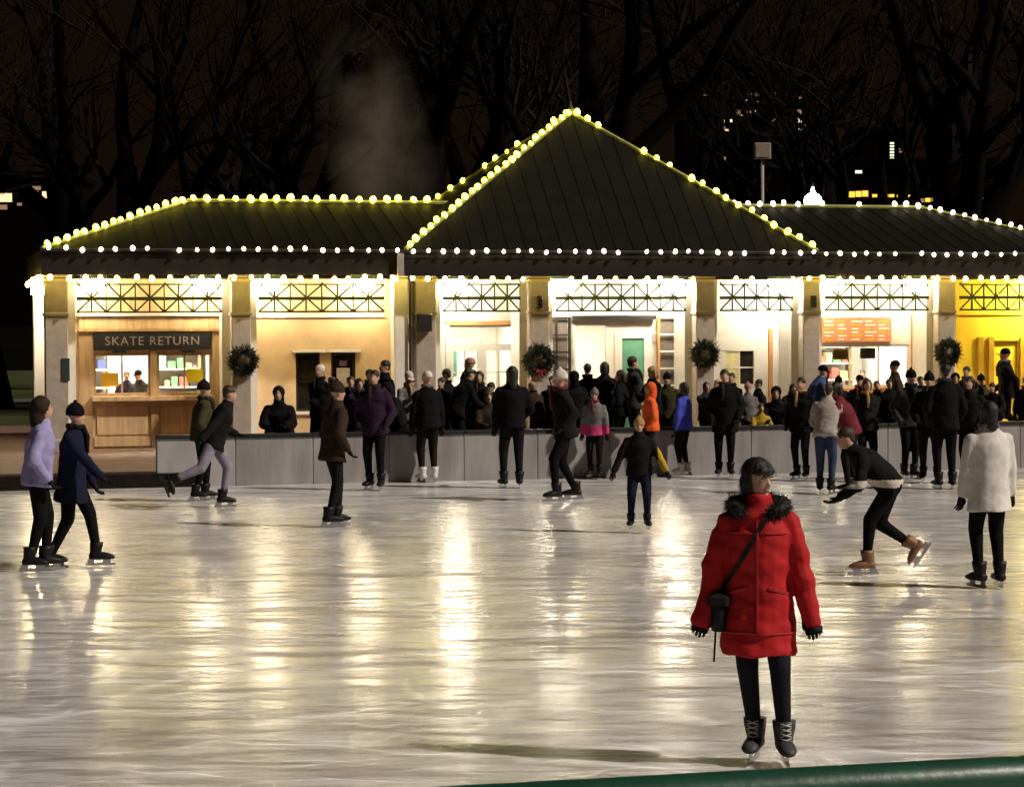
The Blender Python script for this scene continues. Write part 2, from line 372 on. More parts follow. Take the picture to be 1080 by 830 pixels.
# bay walls. Each wall is built from pieces around its openings.
def wall(name, m, x0, x1, y, z0, z1, holes=(), th=.12, parent=None):
    """openings: (x0,x1,z0,z1), non overlapping in x"""
    mb = MB(); xs = x0
    for (a, b, c, d) in sorted(holes):
        if a > xs: mb.box(xs, a, y, y + th, z0, z1)
        if c > z0: mb.box(a, b, y, y + th, z0, c)
        if d < z1: mb.box(a, b, y, y + th, d, z1)
        xs = b
    if xs < x1: mb.box(xs, x1, y, y + th, z0, z1)
    return P(mb, name, m, parent)
def fill(x0, x1, y, z0, z1, name, m, parent=None, th=.03): return P(MB().box(x0, x1, y, y + th, z0, z1), name, m, parent)
def window(x0, x1, z0, z1, y, fm, nx=1, nz=1, gm_=None, fw=.045, proud=.03):
    f = MB(); f.box(x0, x0 + fw, y - proud, y + .05, z0, z1); f.box(x1 - fw, x1, y - proud, y + .05, z0, z1)
    f.box(x0 + fw, x1 - fw, y - proud, y + .05, z0, z0 + fw); f.box(x0 + fw, x1 - fw, y - proud, y + .05, z1 - fw, z1)
    wn = P(f, 'window', fm)
    for i in range(1, nx):
        x = x0 + fw + (x1 - x0 - 2 * fw) * i / nx
        P(MB().box(x - .016, x + .016, y - .01, y + .035, z0 + fw, z1 - fw), 'mullion', fm, wn)
    for i in range(1, nz):
        z = z0 + fw + (z1 - z0 - 2 * fw) * i / nz
        P(MB().box(x0 + fw, x1 - fw, y - .014, y + .031, z - .014, z + .014), 'glazing_bar', fm, wn)
    for i in range(nx):
        for k in range(nz):
            a = x0 + fw + (x1 - x0 - 2 * fw) * i / nx; b = x0 + fw + (x1 - x0 - 2 * fw) * (i + 1) / nx
            c = z0 + fw + (z1 - z0 - 2 * fw) * k / nz; d = z0 + fw + (z1 - z0 - 2 * fw) * (k + 1) / nz
            P(MB().box(a + .004, b - .004, y + .012, y + .018, c + .004, d - .004), 'pane', gm_ or M_glass, wn)
    return wn
YW = 1.25
# --- bay 1: the skate return counter
b1w = wall('counter_wall', M_wood, -10.28, -7.44, YW, G, 3.40, [(-9.93, -8.86, 1.20, 1.99), (-8.74, -7.70, 1.20, 1.99)])
fill(-10.2, -7.5, YW - .05, 2.46, 2.70, 'header_board', M_wood, None, .05)
fill(-10.23, -7.47, YW - .10, 2.70, 2.76, 'cornice', M_white2, None, .10)
fill(-10.22, -7.48, YW - .085, 2.41, 2.455, 'cornice', M_woodd, None, .085)
for a, b in ((-10.20, -9.95), (-7.69, -7.50)): fill(a, b, YW - .04, G, 2.41, 'post', M_woodd, None, .04)
fill(-8.86, -8.74, YW - .045, G, 2.05, 'post', M_woodd, None, .045)
for a, b in ((-9.93, -8.86), (-8.74, -7.70)):
    window(a, b, 1.20, 1.99, YW + .04, M_woodd, 2, 1)
    fill(a, b, YW - .03, 1.02, 1.10, 'rail_board', M_woodd, None, .03)
    fill(a + .06, b - .06, YW - .022, .46, .98, 'panel', M_wood, None, .022)
    fill(a, b, YW - .03, .24, .42, 'rail_board', M_wood, None, .03)
fill(-9.97, -7.67, YW - .22, 1.10, 1.18, 'counter_ledge', M_wood, None, .22)
sg = fill(-9.93, -7.72, YW - .075, 2.06, 2.385, 'sign_board', M_black, None, .035)
fc = bpy.data.curves.new('sign_lettering', 'FONT'); fc.body = 'SKATE RETURN'; fc.size = .235; fc.align_x = 'CENTER'; fc.align_y = 'CENTER'
fc.extrude = .004; fc.space_character = 1.12
fc.materials.append(mat('sign_letter_grey', (0.34, 0.29, 0.27), .6, .05, 4))
fo = bpy.data.objects.new('tmp', fc); COL.objects.link(fo)
dg = bpy.context.evaluated_depsgraph_get(); lm = bpy.data.meshes.new_from_object(fo.evaluated_get(dg)); bpy.data.objects.remove(fo)
par = list(range(len(lm.vertices)))
def find(i):
    while par[i] != i: par[i] = par[par[i]]; i = par[i]
    return i
for e_ in lm.edges: par[find(e_.vertices[0])] = find(e_.vertices[1])
isl = {}
for pl in lm.polygons: isl.setdefault(find(pl.vertices[0]), []).append(tuple(pl.vertices))
for fs_ in isl.values():                       # each letter its own piece
    ids = sorted({i for f in fs_ for i in f}); mp_ = {i: n_ for n_, i in enumerate(ids)}
    lt = MB().add([lm.vertices[i].co for i in ids], [tuple(mp_[i] for i in f) for f in fs_]).build('letter', fc.materials[0], sg)
    lt.location = (-8.825, YW - .081, 2.22 - G); lt.rotation_euler = (R(90), 0, 0)
for x in (-9.45, -8.15): P(MB().box(x - .13, x + .13, YW - .10, YW - .02, 2.00, 2.05), 'lamp_bracket', M_black)
# room of the skate return
def room(x0, x1, y0, y1, z0, z1, m):
    r = MB(); r.box(x0, x1, y1, y1 + .06, z0, z1); r.box(x0 - .06, x0, y0, y1 + .06, z0, z1); r.box(x1, x1 + .06, y0, y1 + .06, z0, z1)
    r.box(x0, x1, y0, y1, z1, z1 + .05); r.box(x0, x1, y0, y1, z0 - .02, z0 + .012)
    return P(r, 'room', m)
room(-10.2, -7.5, YW + .14, 4.2, G, 2.75, M_white)
# --- bay 2: plain stucco with two dark windows
wall('stucco_wall', M_tan, -7.08, -4.04, YW, G, 3.40, [(-6.08, -5.61, .85, 1.98), (-5.39, -4.91, .85, 1.98)])
fill(-7.05, -4.33, YW - .03, 2.66, 2.74, 'string_course', M_white2, None, .03)
for a, b in ((-6.08, -5.61), (-5.39, -4.91)):
    window(a, b, .85, 1.98, YW + .05, M_black, 1, 2, M_dglass)
    fill(a - .08, b + .10, YW - .07, 1.985, 2.04, 'lintel', M_white, None, .07)
    fill(a - .05, b + .05, YW - .05, .79, .845, 'sill', M_white2, None, .05)
fill(-5.28, -5.02, YW + .025, 1.30, 1.68, 'notice', M_paper, None, .004)
fill(-5.22, -5.08, YW + .025, 1.72, 1.82, 'notice', mat('violet_paper', (.25, .18, .4), .8), None, .004)
# --- bay 3: glazed white entrance
Y3 = 1.55
wall('entrance_wall', M_white2, -3.50, -1.24, Y3, G, 3.40, [(-2.98, -1.62, G, 2.50)])
fill(-3.05, -1.55, Y3 - .04, 2.50, 2.58, 'door_head', M_orange, None, .04)
fill(-1.62, -1.55, Y3 - .04, G, 2.50, 'door_jamb', M_orange, None, .04)
fill(-3.05, -2.98, Y3 - .04, G, 2.50, 'door_jamb', M_white, None, .04)
window(-2.98, -1.62, 2.08, 2.50, Y3 + .03, M_white, 2, 1)
for a, b in ((-2.98, -2.30), (-2.30, -1.62)):
    d_ = window(a, b, G, 2.08, Y3 + .03, M_white, 2, 4, None, .09)
    P(MB().tube([(b - .1, Y3 - .03, 1.05), (b - .1, Y3 - .03, 1.35)], .012, 6), 'handle', M_black, d_)
fill(-2.72, -2.50, 2.9, 1.45, 2.05, 'poster', M_teal, None, .02)
room(-3.4, -1.3, Y3 + .14, 4.4, G, 2.75, M_white2)
# --- bay 4: main doors between two trellis panels
Y4 = 1.55
wall('entrance_wall', M_white2, -1.22, 1.83, Y4, G, 3.40, [(-0.43, .33, G, 2.55), (.45, 1.22, G, 2.40)])
dr = window(-0.43, .33, G, 2.55, Y4 + .03, M_white, 1, 2, None, .07)
dd = P(MB().box(.45, .60, Y4 - .02, Y4 + .05, G, 2.40).box(1.07, 1.22, Y4 - .02, Y4 + .05, G, 2.40).box(.60, 1.07, Y4 - .02, Y4 + .05, 2.22, 2.40).box(.60, 1.07, Y4 - .02, Y4 + .05, G, .95), 'door', M_white)
P(MB().box(.60, 1.07, Y4 + .012, Y4 + .03, .95, 2.22), 'pane', M_teal, dd)
P(MB().tube([(.54, Y4 - .06, 1.05), (.54, Y4 - .06, 1.40)], .014, 6), 'handle', M_black, dd)
fill(1.24, 1.33, Y4 - .03, 2.12, 2.30, 'intercom', M_col, None, .03)
fill(-.46, 1.28, Y4 - .16, 2.60, 2.68, 'door_canopy', M_black, None, .16)
room(-.5, 1.26, Y4 + .14, 4.4, G, 2.75, M_white2)
for a, b in ((-1.10, -.50), (1.32, 1.80)):
    tr = P(MB().box(a, a + .05, Y4 - .12, Y4 - .07, G, 2.66).box(b - .05, b, Y4 - .12, Y4 - .07, G, 2.66), 'trellis', M_black if a < 0 else M_orange)
    nz_ = 7
    for k in range(nz_ + 1):
        z = G + .02 + k * (2.60 - G) / nz_
        P(MB().box(a + .05, b - .05, Y4 - .112, Y4 - .078, z, z + .035), 'slat', M_black if a < 0 else M_white, tr)
    P(MB().box(a + .05, b - .05, Y4 - .03, Y4 - .006, G, 2.66), 'backing_panel', mat('grey_panel', (.16, .135, .12), .6, .3, 5), tr)
    if a < 0: P(MB().box((a + b) / 2 - .02, (a + b) / 2 + .02, Y4 - .122, Y4 - .114, G, 2.66), 'slat', M_black, tr)
# --- bay 5: white wall and a small paned window
Y5 = 1.50
wall('white_wall', M_white, 2.20, 4.10, Y5, G, 3.40, [(2.72, 3.48, 1.20, 2.02)])
window(2.72, 3.48, 1.20, 2.02, Y5 + .03, M_white, 2, 2, M_dglass, .07)
fill(2.76, 3.08, Y5 + .024, 1.25, 1.96, 'blind', mat('pale_blind', (.8, .72, .35), .7), None, .004)
fill(3.72, 3.80, Y5 - .06, G, 2.4, 'pipe_cover', M_orange, None, .06)
# --- bay 6: snack counter
Y6 = 1.50
wall('counter_wall', M_white, 4.44, 7.06, Y6, G, 3.40, [(4.86, 6.86, 1.18, 2.06)])
mbd = fill(4.88, 6.42, Y6 - .06, 2.12, 2.62, 'menu_board', mat('menu_red', (.62, .24, .12), .6, .25, 4, stretch=(2, 1, 8)), None, .05)
for i in range(5):
    for k in range(6):
        ln = rnd.uniform(.12, .26)
        P(MB().box(4.93 + i * .30, 4.93 + i * .30 + ln, Y6 - .068, Y6 - .0605, 2.155 + k * .074, 2.185 + k * .074), 'menu_line', M_op if (i + k) % 3 == 0 else M_white2, mbd)
fill(4.80, 6.92, Y6 - .30, 1.09, 1.17, 'counter_ledge', M_orange, None, .30)
fill(5.6, 6.85, Y6 - .03, .30, 1.06, 'counter_front', M_tan, None, .03)
fill(6.88, 7.0, Y6 - .05, G, 2.66, 'orange_post', M_orange, None, .05)
window(4.86, 6.86, 1.18, 2.06, Y6 + .05, M_white, 3, 1)
room(4.6, 6.95, Y6 + .14, 4.2, G, 2.75, M_white)
# --- bay 7: yellow wall with ochre doors
wall('yellow_wall', M_yel, 7.42, 10.45, YW, G, 3.40, [(8.66, 9.20, G, 2.12)])
for x in (8.28, 9.24, 8.52): fill(x, x + .12, YW - .04, G, 2.2, 'door_jamb', M_yeld, None, .04)
P(MB().box(8.67, 9.19, YW + .05, YW + .09, G, 2.11), 'door', M_yel)
fill(7.45, 10.4, YW - .03, 2.66, 2.74, 'string_course', M_yel, None, .03)
# back and side walls of the building
P(MB().box(-10.4, 10.4, 4.9, 5.0, G, 3.5), 'back_wall', M_tan)
P(MB().box(-10.45, -10.33, 1.0, 4.95, G, 3.5), 'side_wall', M_tan)
P(MB().box(10.33, 10.45, 1.0, 4.95, G, 3.5), 'side_wall', M_tan)
# small fittings on columns
cb = P(MB().cbox(-3.86, -3.58, YC - .17, YC - .01, 2.38, 2.72, .02), 'column_speaker', M_black)
P(MB().box(-10.56, -10.42, YC - .02, YC - .004, 1.50, 1.92), 'column_plaque', mat('plaque_green', (.03, .06, .055), .4, .2, 9))
for x, yy in ((-1.42, 2.92), (4.29, 2.92)): P(MB().cbox(x - .05, x + .05, YC - .10, YC - .004, yy - .10, yy + .14, .01), 'column_box', M_black)

# ---------------------------------------------------------------- lamps under the eave
def lamp_mat(name, col, s): return mat(name, (.8, .8, .8), .4, 0, 1, emit=col, estr=s)
E_w = lamp_mat('flood_lens', (1.0, .82, .54), 90)
E_w2 = lamp_mat('flood_lens_white', (1.0, .88, .66), 150)
E_y = lamp_mat('flood_lens_yellow', (1.0, .84, .28), 560)
lamps = [(-9.95, E_w, 'under the eave above the left edge of the skate return sign'), (-7.90, E_w, 'under the eave above the right edge of the skate return sign'),
         (-6.70, E_w, 'under the eave beside the leftmost wreath'), (-4.85, E_w, 'under the eave above the notice window'),
         (-3.02, E_w2, 'under the eave above the glazed white doors'), (-.90, E_w2, 'under the eave above the dark trellis'),
         (1.42, E_w2, 'under the eave above the pale trellis'), (3.72, E_w2, 'under the eave over the small paned window'),
         (4.85, E_w, 'under the eave left of the orange menu board'), (6.62, E_w, 'under the eave right of the orange menu board'),
         (-10.72, E_w2, 'under the eave of the left end wall'), (9.75, E_y, 'under the eave against the yellow wall at the right edge')]
for x, e, lb in lamps:
    t = thing('flood_lamp', 'glaring flood lamp hung ' + lb, 'lamp', W(x, .80 if x > -10.5 else 3.9, ZB + .06), A, 'flood lamps under the pavilion eave')
    MB().cbox(-.24, .24, -.085, .085, -.12, -.002, .02).build('housing', M_iron, t)
    MB().cbox(-.22, .22, -.075, .075, -.36, -.122, .02).build('lens', e, t)
# lamps inside the rooms
for x, y, s, wd, lb in ((-8.85, 2.6, 95, 1.9, 'inside the skate return room'), (-2.3, 2.9, 60, 1.3, 'inside the room of the glazed white doors'),
                    (.4, 2.9, 61, 1.1, 'inside the room of the teal door'), (5.75, 2.7, 62, 1.8, 'inside the snack counter room')):
    t = thing('ceiling_light', 'bright ceiling panel light ' + lb, 'ceiling light', W(x, y, 2.735), A, 'ceiling lights inside the pavilion')
    MB().box(-wd / 2, wd / 2, -.35, .35, -.06, -.004).build('housing', M_white, t)
    MB().box(-wd / 2 + .04, wd / 2 - .04, -.31, .31, -.075, -.062).build('diffuser', lamp_mat('diffuser%d' % s, (1, .9, .74), s), t)
# shelves and goods in the skate return and the snack counter
def shelf(x0, x1, y, label, seed, z0=1.0):
    r_ = random.Random(seed); t = thing('shelf_unit', label, 'shelf', W((x0 + x1) / 2, y, G), A)
    h = (x1 - x0) / 2
    f = MB().box(-h, -h + .03, -.2, .2, 0, 2.0).box(h - .03, h, -.2, .2, 0, 2.0); f.build('frame', M_woodd, t)
    pal = [mat('goods_%d' % i, c_, .6, .2, 8) for i, c_ in enumerate([(.02, .02, .03), (.5, .5, .52), (.05, .07, .2), (.4, .1, .08), (.1, .25, .12), (.6, .5, .2)])]
    for k in range(5):
        z = .35 + k * .36
        MB().box(-h + .03, h - .03, -.2, .2, z, z + .025).build('shelf_board', M_white, t)
        x = -h + .06
        while x < h - .2:
            wd = r_.uniform(.08, .2); hh = r_.uniform(.1, .26)
            if r_.random() < .8: MB().cbox(x, x + wd, -.17, .1, z + .026, z + .026 + hh, .015).build('goods', r_.choice(pal), t)
            x += wd + .03
shelf(-8.55, -7.62, 3.9, 'crowded shelf unit seen through the right skate return window', 3)
shelf(-10.05, -9.45, 3.9, 'narrow crowded shelf unit seen through the left skate return window', 4)
shelf(4.9, 6.5, 3.8, 'wide shelf of goods seen inside the snack counter', 6)
for x, z, m_, lb in ((-9.62, 1.50, M_op, 'orange paper notice stuck on the left skate return window'), (-8.02, 1.56, M_yp, 'bright yellow paper notice stuck on the right skate return window')):
    o = MB().box(-.16, .16, 0, .004, -.13, .13).build('paper_notice', m_, None, False, W(x, YW + .03, z), A); tag(o, lb, 'notice')
for x, z, m_, lb in ((5.35, 1.86, M_op, 'orange price card in the left of the snack counter window'), (5.95, 1.88, mat('olive_card', (.25, .2, .06), .7), 'olive price card in the middle of the snack counter window')):
    o = MB().box(-.17, .17, 0, .004, -.11, .11).build('price_card', m_, None, False, W(x, Y6 + .075, z), A); tag(o, lb, 'price card')

# ---------------------------------------------------------------- strings of bulbs
bulb_me = {}
def bulb_mesh(m, r):
    k = (m.name, r)
    if k not in bulb_me: bulb_me[k] = MB().ell((0, 0, 0), (r, r, r * 1.15), None, 8, 6).mesh('bulb', m, True)
    return bulb_me[k]
E_hip = lamp_mat('bulb_yellow', (1.0, .84, .040), 13.0)
E_fas = lamp_mat('bulb_warm_white', (1.0, .84, .50), 9.0)
E_sof = lamp_mat('bulb_soft_yellow', (1.0, .76, .15), 38.0)
M_wire = mat('wire', (.02, .03, .015), .6)
def light_string(pts, label, em, r, spacing, gaps=(), lift=.05, sag=.0):
    pts = [Vector(p) for p in pts]
    t = thing('light_string', label, 'string lights', W(pts[0].x, pts[0].y, pts[0].z), A, 'strings of bulbs on the pavilion')
    p0 = pts[0]; MB().tube([tuple(p - p0 + Vector((0, -.01, lift * .45))) for p in pts], .010, 5).build('wire', M_wire, t)
    k = 0; me = bulb_mesh(em, r)
    for a, b in zip(pts, pts[1:]):
        L = (b - a).length; n = max(1, int(L / spacing))
        for i in range(n):
            f = (i + .5) / n; k += 1
            if any(g0 <= k <= g1 for g0, g1 in gaps): continue
            p = a.lerp(b, f) - p0 + Vector((rnd.uniform(-.03, .03), -.02 + rnd.uniform(-.02, .02), lift + rnd.uniform(-.022, .022)))
            o = link('bulb', me, t, p); s = rnd.uniform(.82, 1.12); o.scale = (s, s, s); o.rotation_euler = (rnd.uniform(-.5, .5), rnd.uniform(-.6, .6), 0)
light_string([(-XW, 0, ZT), (-XR, HD, ZR)], 'sloping string of yellow bulbs up the left end of the left roof', E_hip, .060, .27, lift=.07)
light_string([(-XR, HD, ZR), (-2.95, HD, ZR)], 'level string of yellow bulbs along the left roof ridge', E_hip, .064, .275, lift=.08)
light_string([(-XP, YF, ZT), (0, HD, ZA)], 'dense string of yellow bulbs up the near left edge of the pyramid roof', E_hip, .060, .235, lift=.07)
light_string([(-XP, D, ZT), (0, HD, ZA)], 'string of yellow bulbs up the far left edge of the pyramid roof', E_hip, .055, .30, ((12, 12), (17, 18)), lift=.07)
light_string([(0, HD, ZA), (XP, YF, ZT)], 'string of yellow bulbs with a gap down the right edge of the pyramid roof', E_hip, .060, .28, ((4, 6), (10, 10)), lift=.07)
light_string([(2.9, HD, ZR), (XR, HD, ZR)], 'level patchy string of bulbs along the right roof ridge', E_fas, .058, .275, ((9, 9), (11, 12), (14, 15)), lift=.07)
light_string([(XR, HD, ZR), (XW, 0, ZT)], 'sloping string of bulbs down the right end of the right roof', E_fas, .052, .25, (), lift=.05)
light_string([(-XW, -.09, ZT), (-XP, -.09, ZT)], 'level string of white bulbs along the left roof edge above the fascia', E_fas, .042, .282, ((8, 8),), lift=.0)
light_string([(-XP, -.12, ZT), (XP, -.12, ZT)], 'level string of white bulbs along the foot of the pyramid roof', E_fas, .042, .285, ((16, 16), (25, 25)), lift=-.02)
light_string([(XP, -.09, ZT), (XW, -.09, ZT)], 'level string of white bulbs along the right roof edge above the fascia', E_fas, .042, .285, ((7, 7),), lift=-.03)
light_string([(-XW, .03, ZB - .06), (-XP, .03, ZB - .06)], 'string of yellow bulbs under the left eave', E_sof, .046, .30, (), lift=.0)
light_string([(-XP, .03, ZB - .06), (XP, .03, ZB - .06)], 'string of yellow bulbs under the eave below the pyramid roof', E_sof, .046, .30, ((9, 10), (19, 21), (24, 25)), lift=.0)
light_string([(XP, .03, ZB - .06), (XW, .03, ZB - .06)], 'string of yellow bulbs under the right eave', E_sof, .046, .30, (), lift=.0)
light_string([(-XW, .3, ZB - .06), (-XW, D - .4, ZB - .06)], 'short string of bulbs under the eave of the left end wall', E_sof, .05, .35, (), lift=.0)

# ---------------------------------------------------------------- wreaths
M_fir = mat('fir_needles', (.016, .026, .010), .7, .4, 12)
def wreath(x, z, y, r, label, bow):
    t = thing('wreath', label, 'wreath', W(x, y, z), A, 'wreaths hung on the pavilion columns')
    mb = MB(); rr = random.Random(int(x * 100))
    mb.tube([(math.cos(k * math.pi / 12) * r * .68, 0, math.sin(k * math.pi / 12) * r * .68) for k in range(25)], r * .20, 7)
    for i in range(1100):
        a = rr.uniform(0, 2 * math.pi); b = rr.uniform(0, 2 * math.pi)
        c_ = Vector((math.cos(a) * r * .68, 0, math.sin(a) * r * .68)); e = Vector((math.cos(a), 0, math.sin(a)))
        dirv = e * math.cos(b) + Vector((0, math.sin(b), 0))
        p = c_ + dirv * r * .16; q = c_ + (dirv + Vector((rr.uniform(-.7, .7), rr.uniform(-.5, .5), rr.uniform(-.7, .7)))) * r * rr.uniform(.28, .42)
        sd_ = (q - p).cross(Vector((rr.random(), rr.random(), rr.random()))).normalized() * .012
        mb.add([p - sd_, p + sd_, q], [(0, 1, 2)])
    mb.build('foliage', M_fir, t)
    if bow:
        m_ = mat('bow_red', (.35, .03, .03), .5, .1, 6); zb = -r * .62
        bm = MB()
        for s in (-1, 1):
            bm.rings([[(s * .02, -.10, zb - .02), (s * .02, -.08, zb - .02), (s * .02, -.08, zb + .02), (s * .02, -.10, zb + .02)], [(s * .13, -.13, zb - .05), (s * .13, -.09, zb - .05), (s * .13, -.09, zb + .06), (s * .13, -.13, zb + .06)], [(s * .15, -.12, zb - .04), (s * .15, -.10, zb - .04), (s * .15, -.10, zb + .05), (s * .15, -.12, zb + .05)]])
            bm.add([(s * .01, -.11, zb), (s * .04, -.11, zb), (s * .09, -.12, zb - .2), (s * .05, -.12, zb - .2)], [(0, 1, 2, 3)])
        bm.ell((0, -.11, zb), (.03, .03, .03)); bm.v = [(v[0] * .6, v[1], zb + (v[2] - zb) * .6) for v in bm.v]; bm.build('bow', m_, t)
for px, py, lb, bow in ((257, 381, 'round dark wreath on the column between skate return and two dark windows', False), (569, 380, 'dark wreath with a red bow on the column left of the main doors', True),
                    (744, 374, 'round dark wreath on the column right of the main doors', False), (1000, 372, 'round dark wreath on the column beside the yellow wall', False)):
    p = on_row(px, py, YC - .14); v = Vector((p.x, p.y)) - O2
    wreath(v.dot(EX), p.z, YC - .14, .30 if px != 569 else .33, lb, bow)

# ================================================================ RINK WALL AND RAIL
M_conc = mat('concrete_board', (.29, .268, .26), .75, .26, 1.6, .2, stretch=(2.2, 2.2, .45))
rw = thing('rink_wall', 'low grey panelled rink wall with a dark coping', 'wall', W(-8.0, YB, 0), A)
p165 = on_row(165, 500, YB); xa = (Vector((p165.x, p165.y)) - O2).dot(EX)
x = xa; k = 0
while x < 26:
    L_ = 1.22
    MB().cbox(x + .0012 + 8.0, x + L_ - .0012 + 8.0, -.02 - .0015 * (k % 3), .14, 0, .755, .012).build('panel', M_conc if k else mat('pale_board', (.36, .34, .34), .7, .15, 2, .1, stretch=(2, 2, .5)), rw)
    MB().cbox(x + .002 + 8.0, x + L_ - .002 + 8.0, -.05, .17, .757, .805, .012).build('coping', M_black, rw)
    x += L_; k += 1
# near rail in racing green along the camera side
M_grn = mat('green_rail', (.008, .050, .029), .40, .25, 5, .1, coat=.1)
pa, pb = Vector(at(1080, 824, 7.5)), Vector(at(500, 852, 7.06))
dv = (pa - pb).normalized(); hgt = (pa.z + pb.z) / 2; pa.z = pb.z = hgt
rl = thing('rail', 'thick glossy green pipe rail in the bottom right corner', 'rail', (pb.x, pb.y, 0))
dv = (pa - pb).normalized(); q0 = Vector((0, 0, hgt)) - dv * 7; q1 = Vector((0, 0, hgt)) + dv * 9
MB().tube([tuple(q0), tuple(q1)], .073, 20).build('top_pipe', M_grn, rl, True)
MB().tube([tuple(q0 - Vector((0, 0, .62))), tuple(q1 - Vector((0, 0, .62)))], .04, 14).build('lower_pipe', M_grn, rl, True)
for i in range(7):
    q = q0.lerp(q1, (i + .35) / 6.4)
    MB().tube([(q.x, q.y, 0), (q.x, q.y, hgt - .05)], .045, 14).build('post', M_grn, rl, True)

# ================================================================ TREES
M_bark = mat('bark', (.0035, .0026, .002), .95, .4, 4, .5, spec=.05)
M_twig = mat('twig_bark', (.013, .0085, .006), .95, .4, 3, spec=.05)
def tree_meshes(seed, H=16.0, r0=.42, fork=3.2, spread=.55):
    rr = random.Random(seed); T = MB(); B = MB()
    def branch(p, d, L, r, lvl):
        n = 4 if lvl < 3 else 3; pts = [p]; rad = [r]; q = p; dd = d
        for i in range(n):
            dd = (dd + Vector((rr.uniform(-1, 1), rr.uniform(-1, 1), rr.uniform(-.6, .9))) * (.16 + .05 * lvl)).normalized()
            q = q + dd * (L / n); pts.append(q); rad.append(r * (1 - .55 * (i + 1) / n))
        (T if lvl < 3 else B).tube(pts, rad, (9, 7, 6, 4, 3, 3, 3)[lvl], cap=(lvl == 0))
        if lvl >= 5: return
        m = (4, 4, 4, 4, 3)[lvl]
        for k in range(m):
            f = rr.uniform(.35, 1.0) if k else 1.0
            idx = min(n, max(1, int(round(f * n)))); base = pts[idx]
            ax = dd.orthogonal().normalized(); ax.rotate(Quaternion(dd, rr.uniform(0, 6.283)))
            ang = rr.uniform(.35, .95) * (spread / .55) if k else rr.uniform(.1, .4)
            nd = (dd * math.cos(ang) + ax * math.sin(ang)).normalized()
            nd = (nd + Vector((0, 0, .12))).normalized()
            branch(base, nd, L * rr.uniform(.55, .82), max(.006, rad[idx] * rr.uniform(.55, .8)), lvl + 1)
    branch(Vector((0, 0, -.3)), Vector((rr.uniform(-.06, .06), rr.uniform(-.06, .06), 1)), H * .38, r0, 0)
    return T.mesh('trunk', M_bark, True), B.mesh('crown', M_twig)
protos = [tree_meshes(11, 16, .55), tree_meshes(23, 17, .72, spread=.62), tree_meshes(37, 15, .48), tree_meshes(59, 18, .66, spread=.5)]
trees = [ # px of the trunk, depth, proto, rotation, scale, label
 (415, 60, 1, 0.6, 1.15, 'big bare tree with a forked trunk behind the left roof ridge and the steam'),
 (645, 58, 3, 2.1, 1.2, 'tall bare tree rising straight behind the pyramid peak'),
 (575, 66, 0, 4.0, 1.1, 'bare tree with arching branches left of the pyramid peak'),
 (268, 62, 2, 1.0, 1.1, 'bare twiggy tree behind the left roof above the leftmost wreath'),
 (160, 64, 0, 2.7, 1.15, 'bare tree behind the left end of the left roof ridge'),
 (70, 70, 3, 5.2, 1.1, 'bare tree above the left end of the pavilion roof'),
 (-10, 66, 1, 3.3, 1.1, 'bare tree cut by the left edge of the photo'),
 (505, 78, 2, .2, 1.3, 'distant bare tree between the big forked tree and the arching one'),
 (735, 74, 0, 1.7, 1.2, 'bare tree in front of the lit windows right of the pyramid peak'),
 (880, 70, 2, 3.9, 1.15, 'bare tree behind the white globe lamp'),
 (1008, 60, 1, 5.0, 1.15, 'big bare tree with a thick dark trunk behind the right roof'),
 (1090, 66, 3, 1.2, 1.1, 'bare tree cut by the right edge of the photo'),
 (340, 84, 3, 2.9, 1.25, 'distant bare tree left of the steam'),
 (815, 90, 1, .9, 1.2, 'distant bare tree behind the square sign box'),
 (945, 92, 0, 2.2, 1.2, 'distant bare tree beside the lit tower windows')]
for px, d, k, rz, s, lb in trees:
    p = at(px, 400, d); t = thing('bare_tree', lb, 'tree', (p.x, p.y, G), rz, 'bare trees behind the pavilion')
    t.scale = (s, s, s * 1.05)
    link('trunk', protos[k][0], t); link('crown', protos[k][1], t)

# ================================================================ FAR BUILDINGS AND STREET FURNITURE
M_far = mat('far_brick', (.004, .003, .0025), .95, .3, .3, spec=0)
def lit(name, c_, s): return mat(name, (.05, .05, .05), .5, 0, 1, emit=c_, estr=s)
LW = [lit('win_warm', (1, .60, .30), 1.8), lit('win_white', (1, .85, .62), 1.8), lit('win_dim', (1, .6, .32), .3), lit('win_orange', (1, .42, .04), 2.2), lit('win_green', (.9, 1, .55), 1.6)]
M_dark = mat('dark_pane', (.01, .009, .009), .2, .2, 3)
def far_building(label, px0, px1, ptop, d, wins, roofcol=M_far):
    a, b = at(px0, 347, d), at(px1, 347, d); top = at((px0 + px1) / 2, ptop, d).z
    cx = (a.x + b.x) / 2; wd = b.x - a.x
    t = thing('far_building', label, 'building', (cx, d, 0), 0, 'far buildings beyond the trees')
    MB().box(-wd / 2, wd / 2, 0, 12, -.1, top).build('wall', M_far, t)
    MB().box(-wd / 2 - .3, wd / 2 + .3, -.3, 12.3, top, top + .5).build('roof', roofcol, t)
    for (x, y, w_, h_, m_) in wins:
        p = at(x, y, d); ww, hh = w_ * d / FPX / 2, h_ * d / FPX / 2
        o = MB().box(p.x - cx - ww, p.x - cx + ww, -.06, -.005, p.z - hh, p.z + hh).build('window', m_, t)
rr = random.Random(5)
wins = []
for x in range(735, 852, 9):
    for y in (101, 110, 119, 128, 136, 168):
        q = rr.random()
        if q < .6: wins.append((x + rr.uniform(-1.5, 1.5), y, 4.5, rr.choice((2.2, 3.5, 4.5)), rr.choice((LW[2], LW[2], LW[2], LW[1], LW[0])) if q < .36 else M_dark))
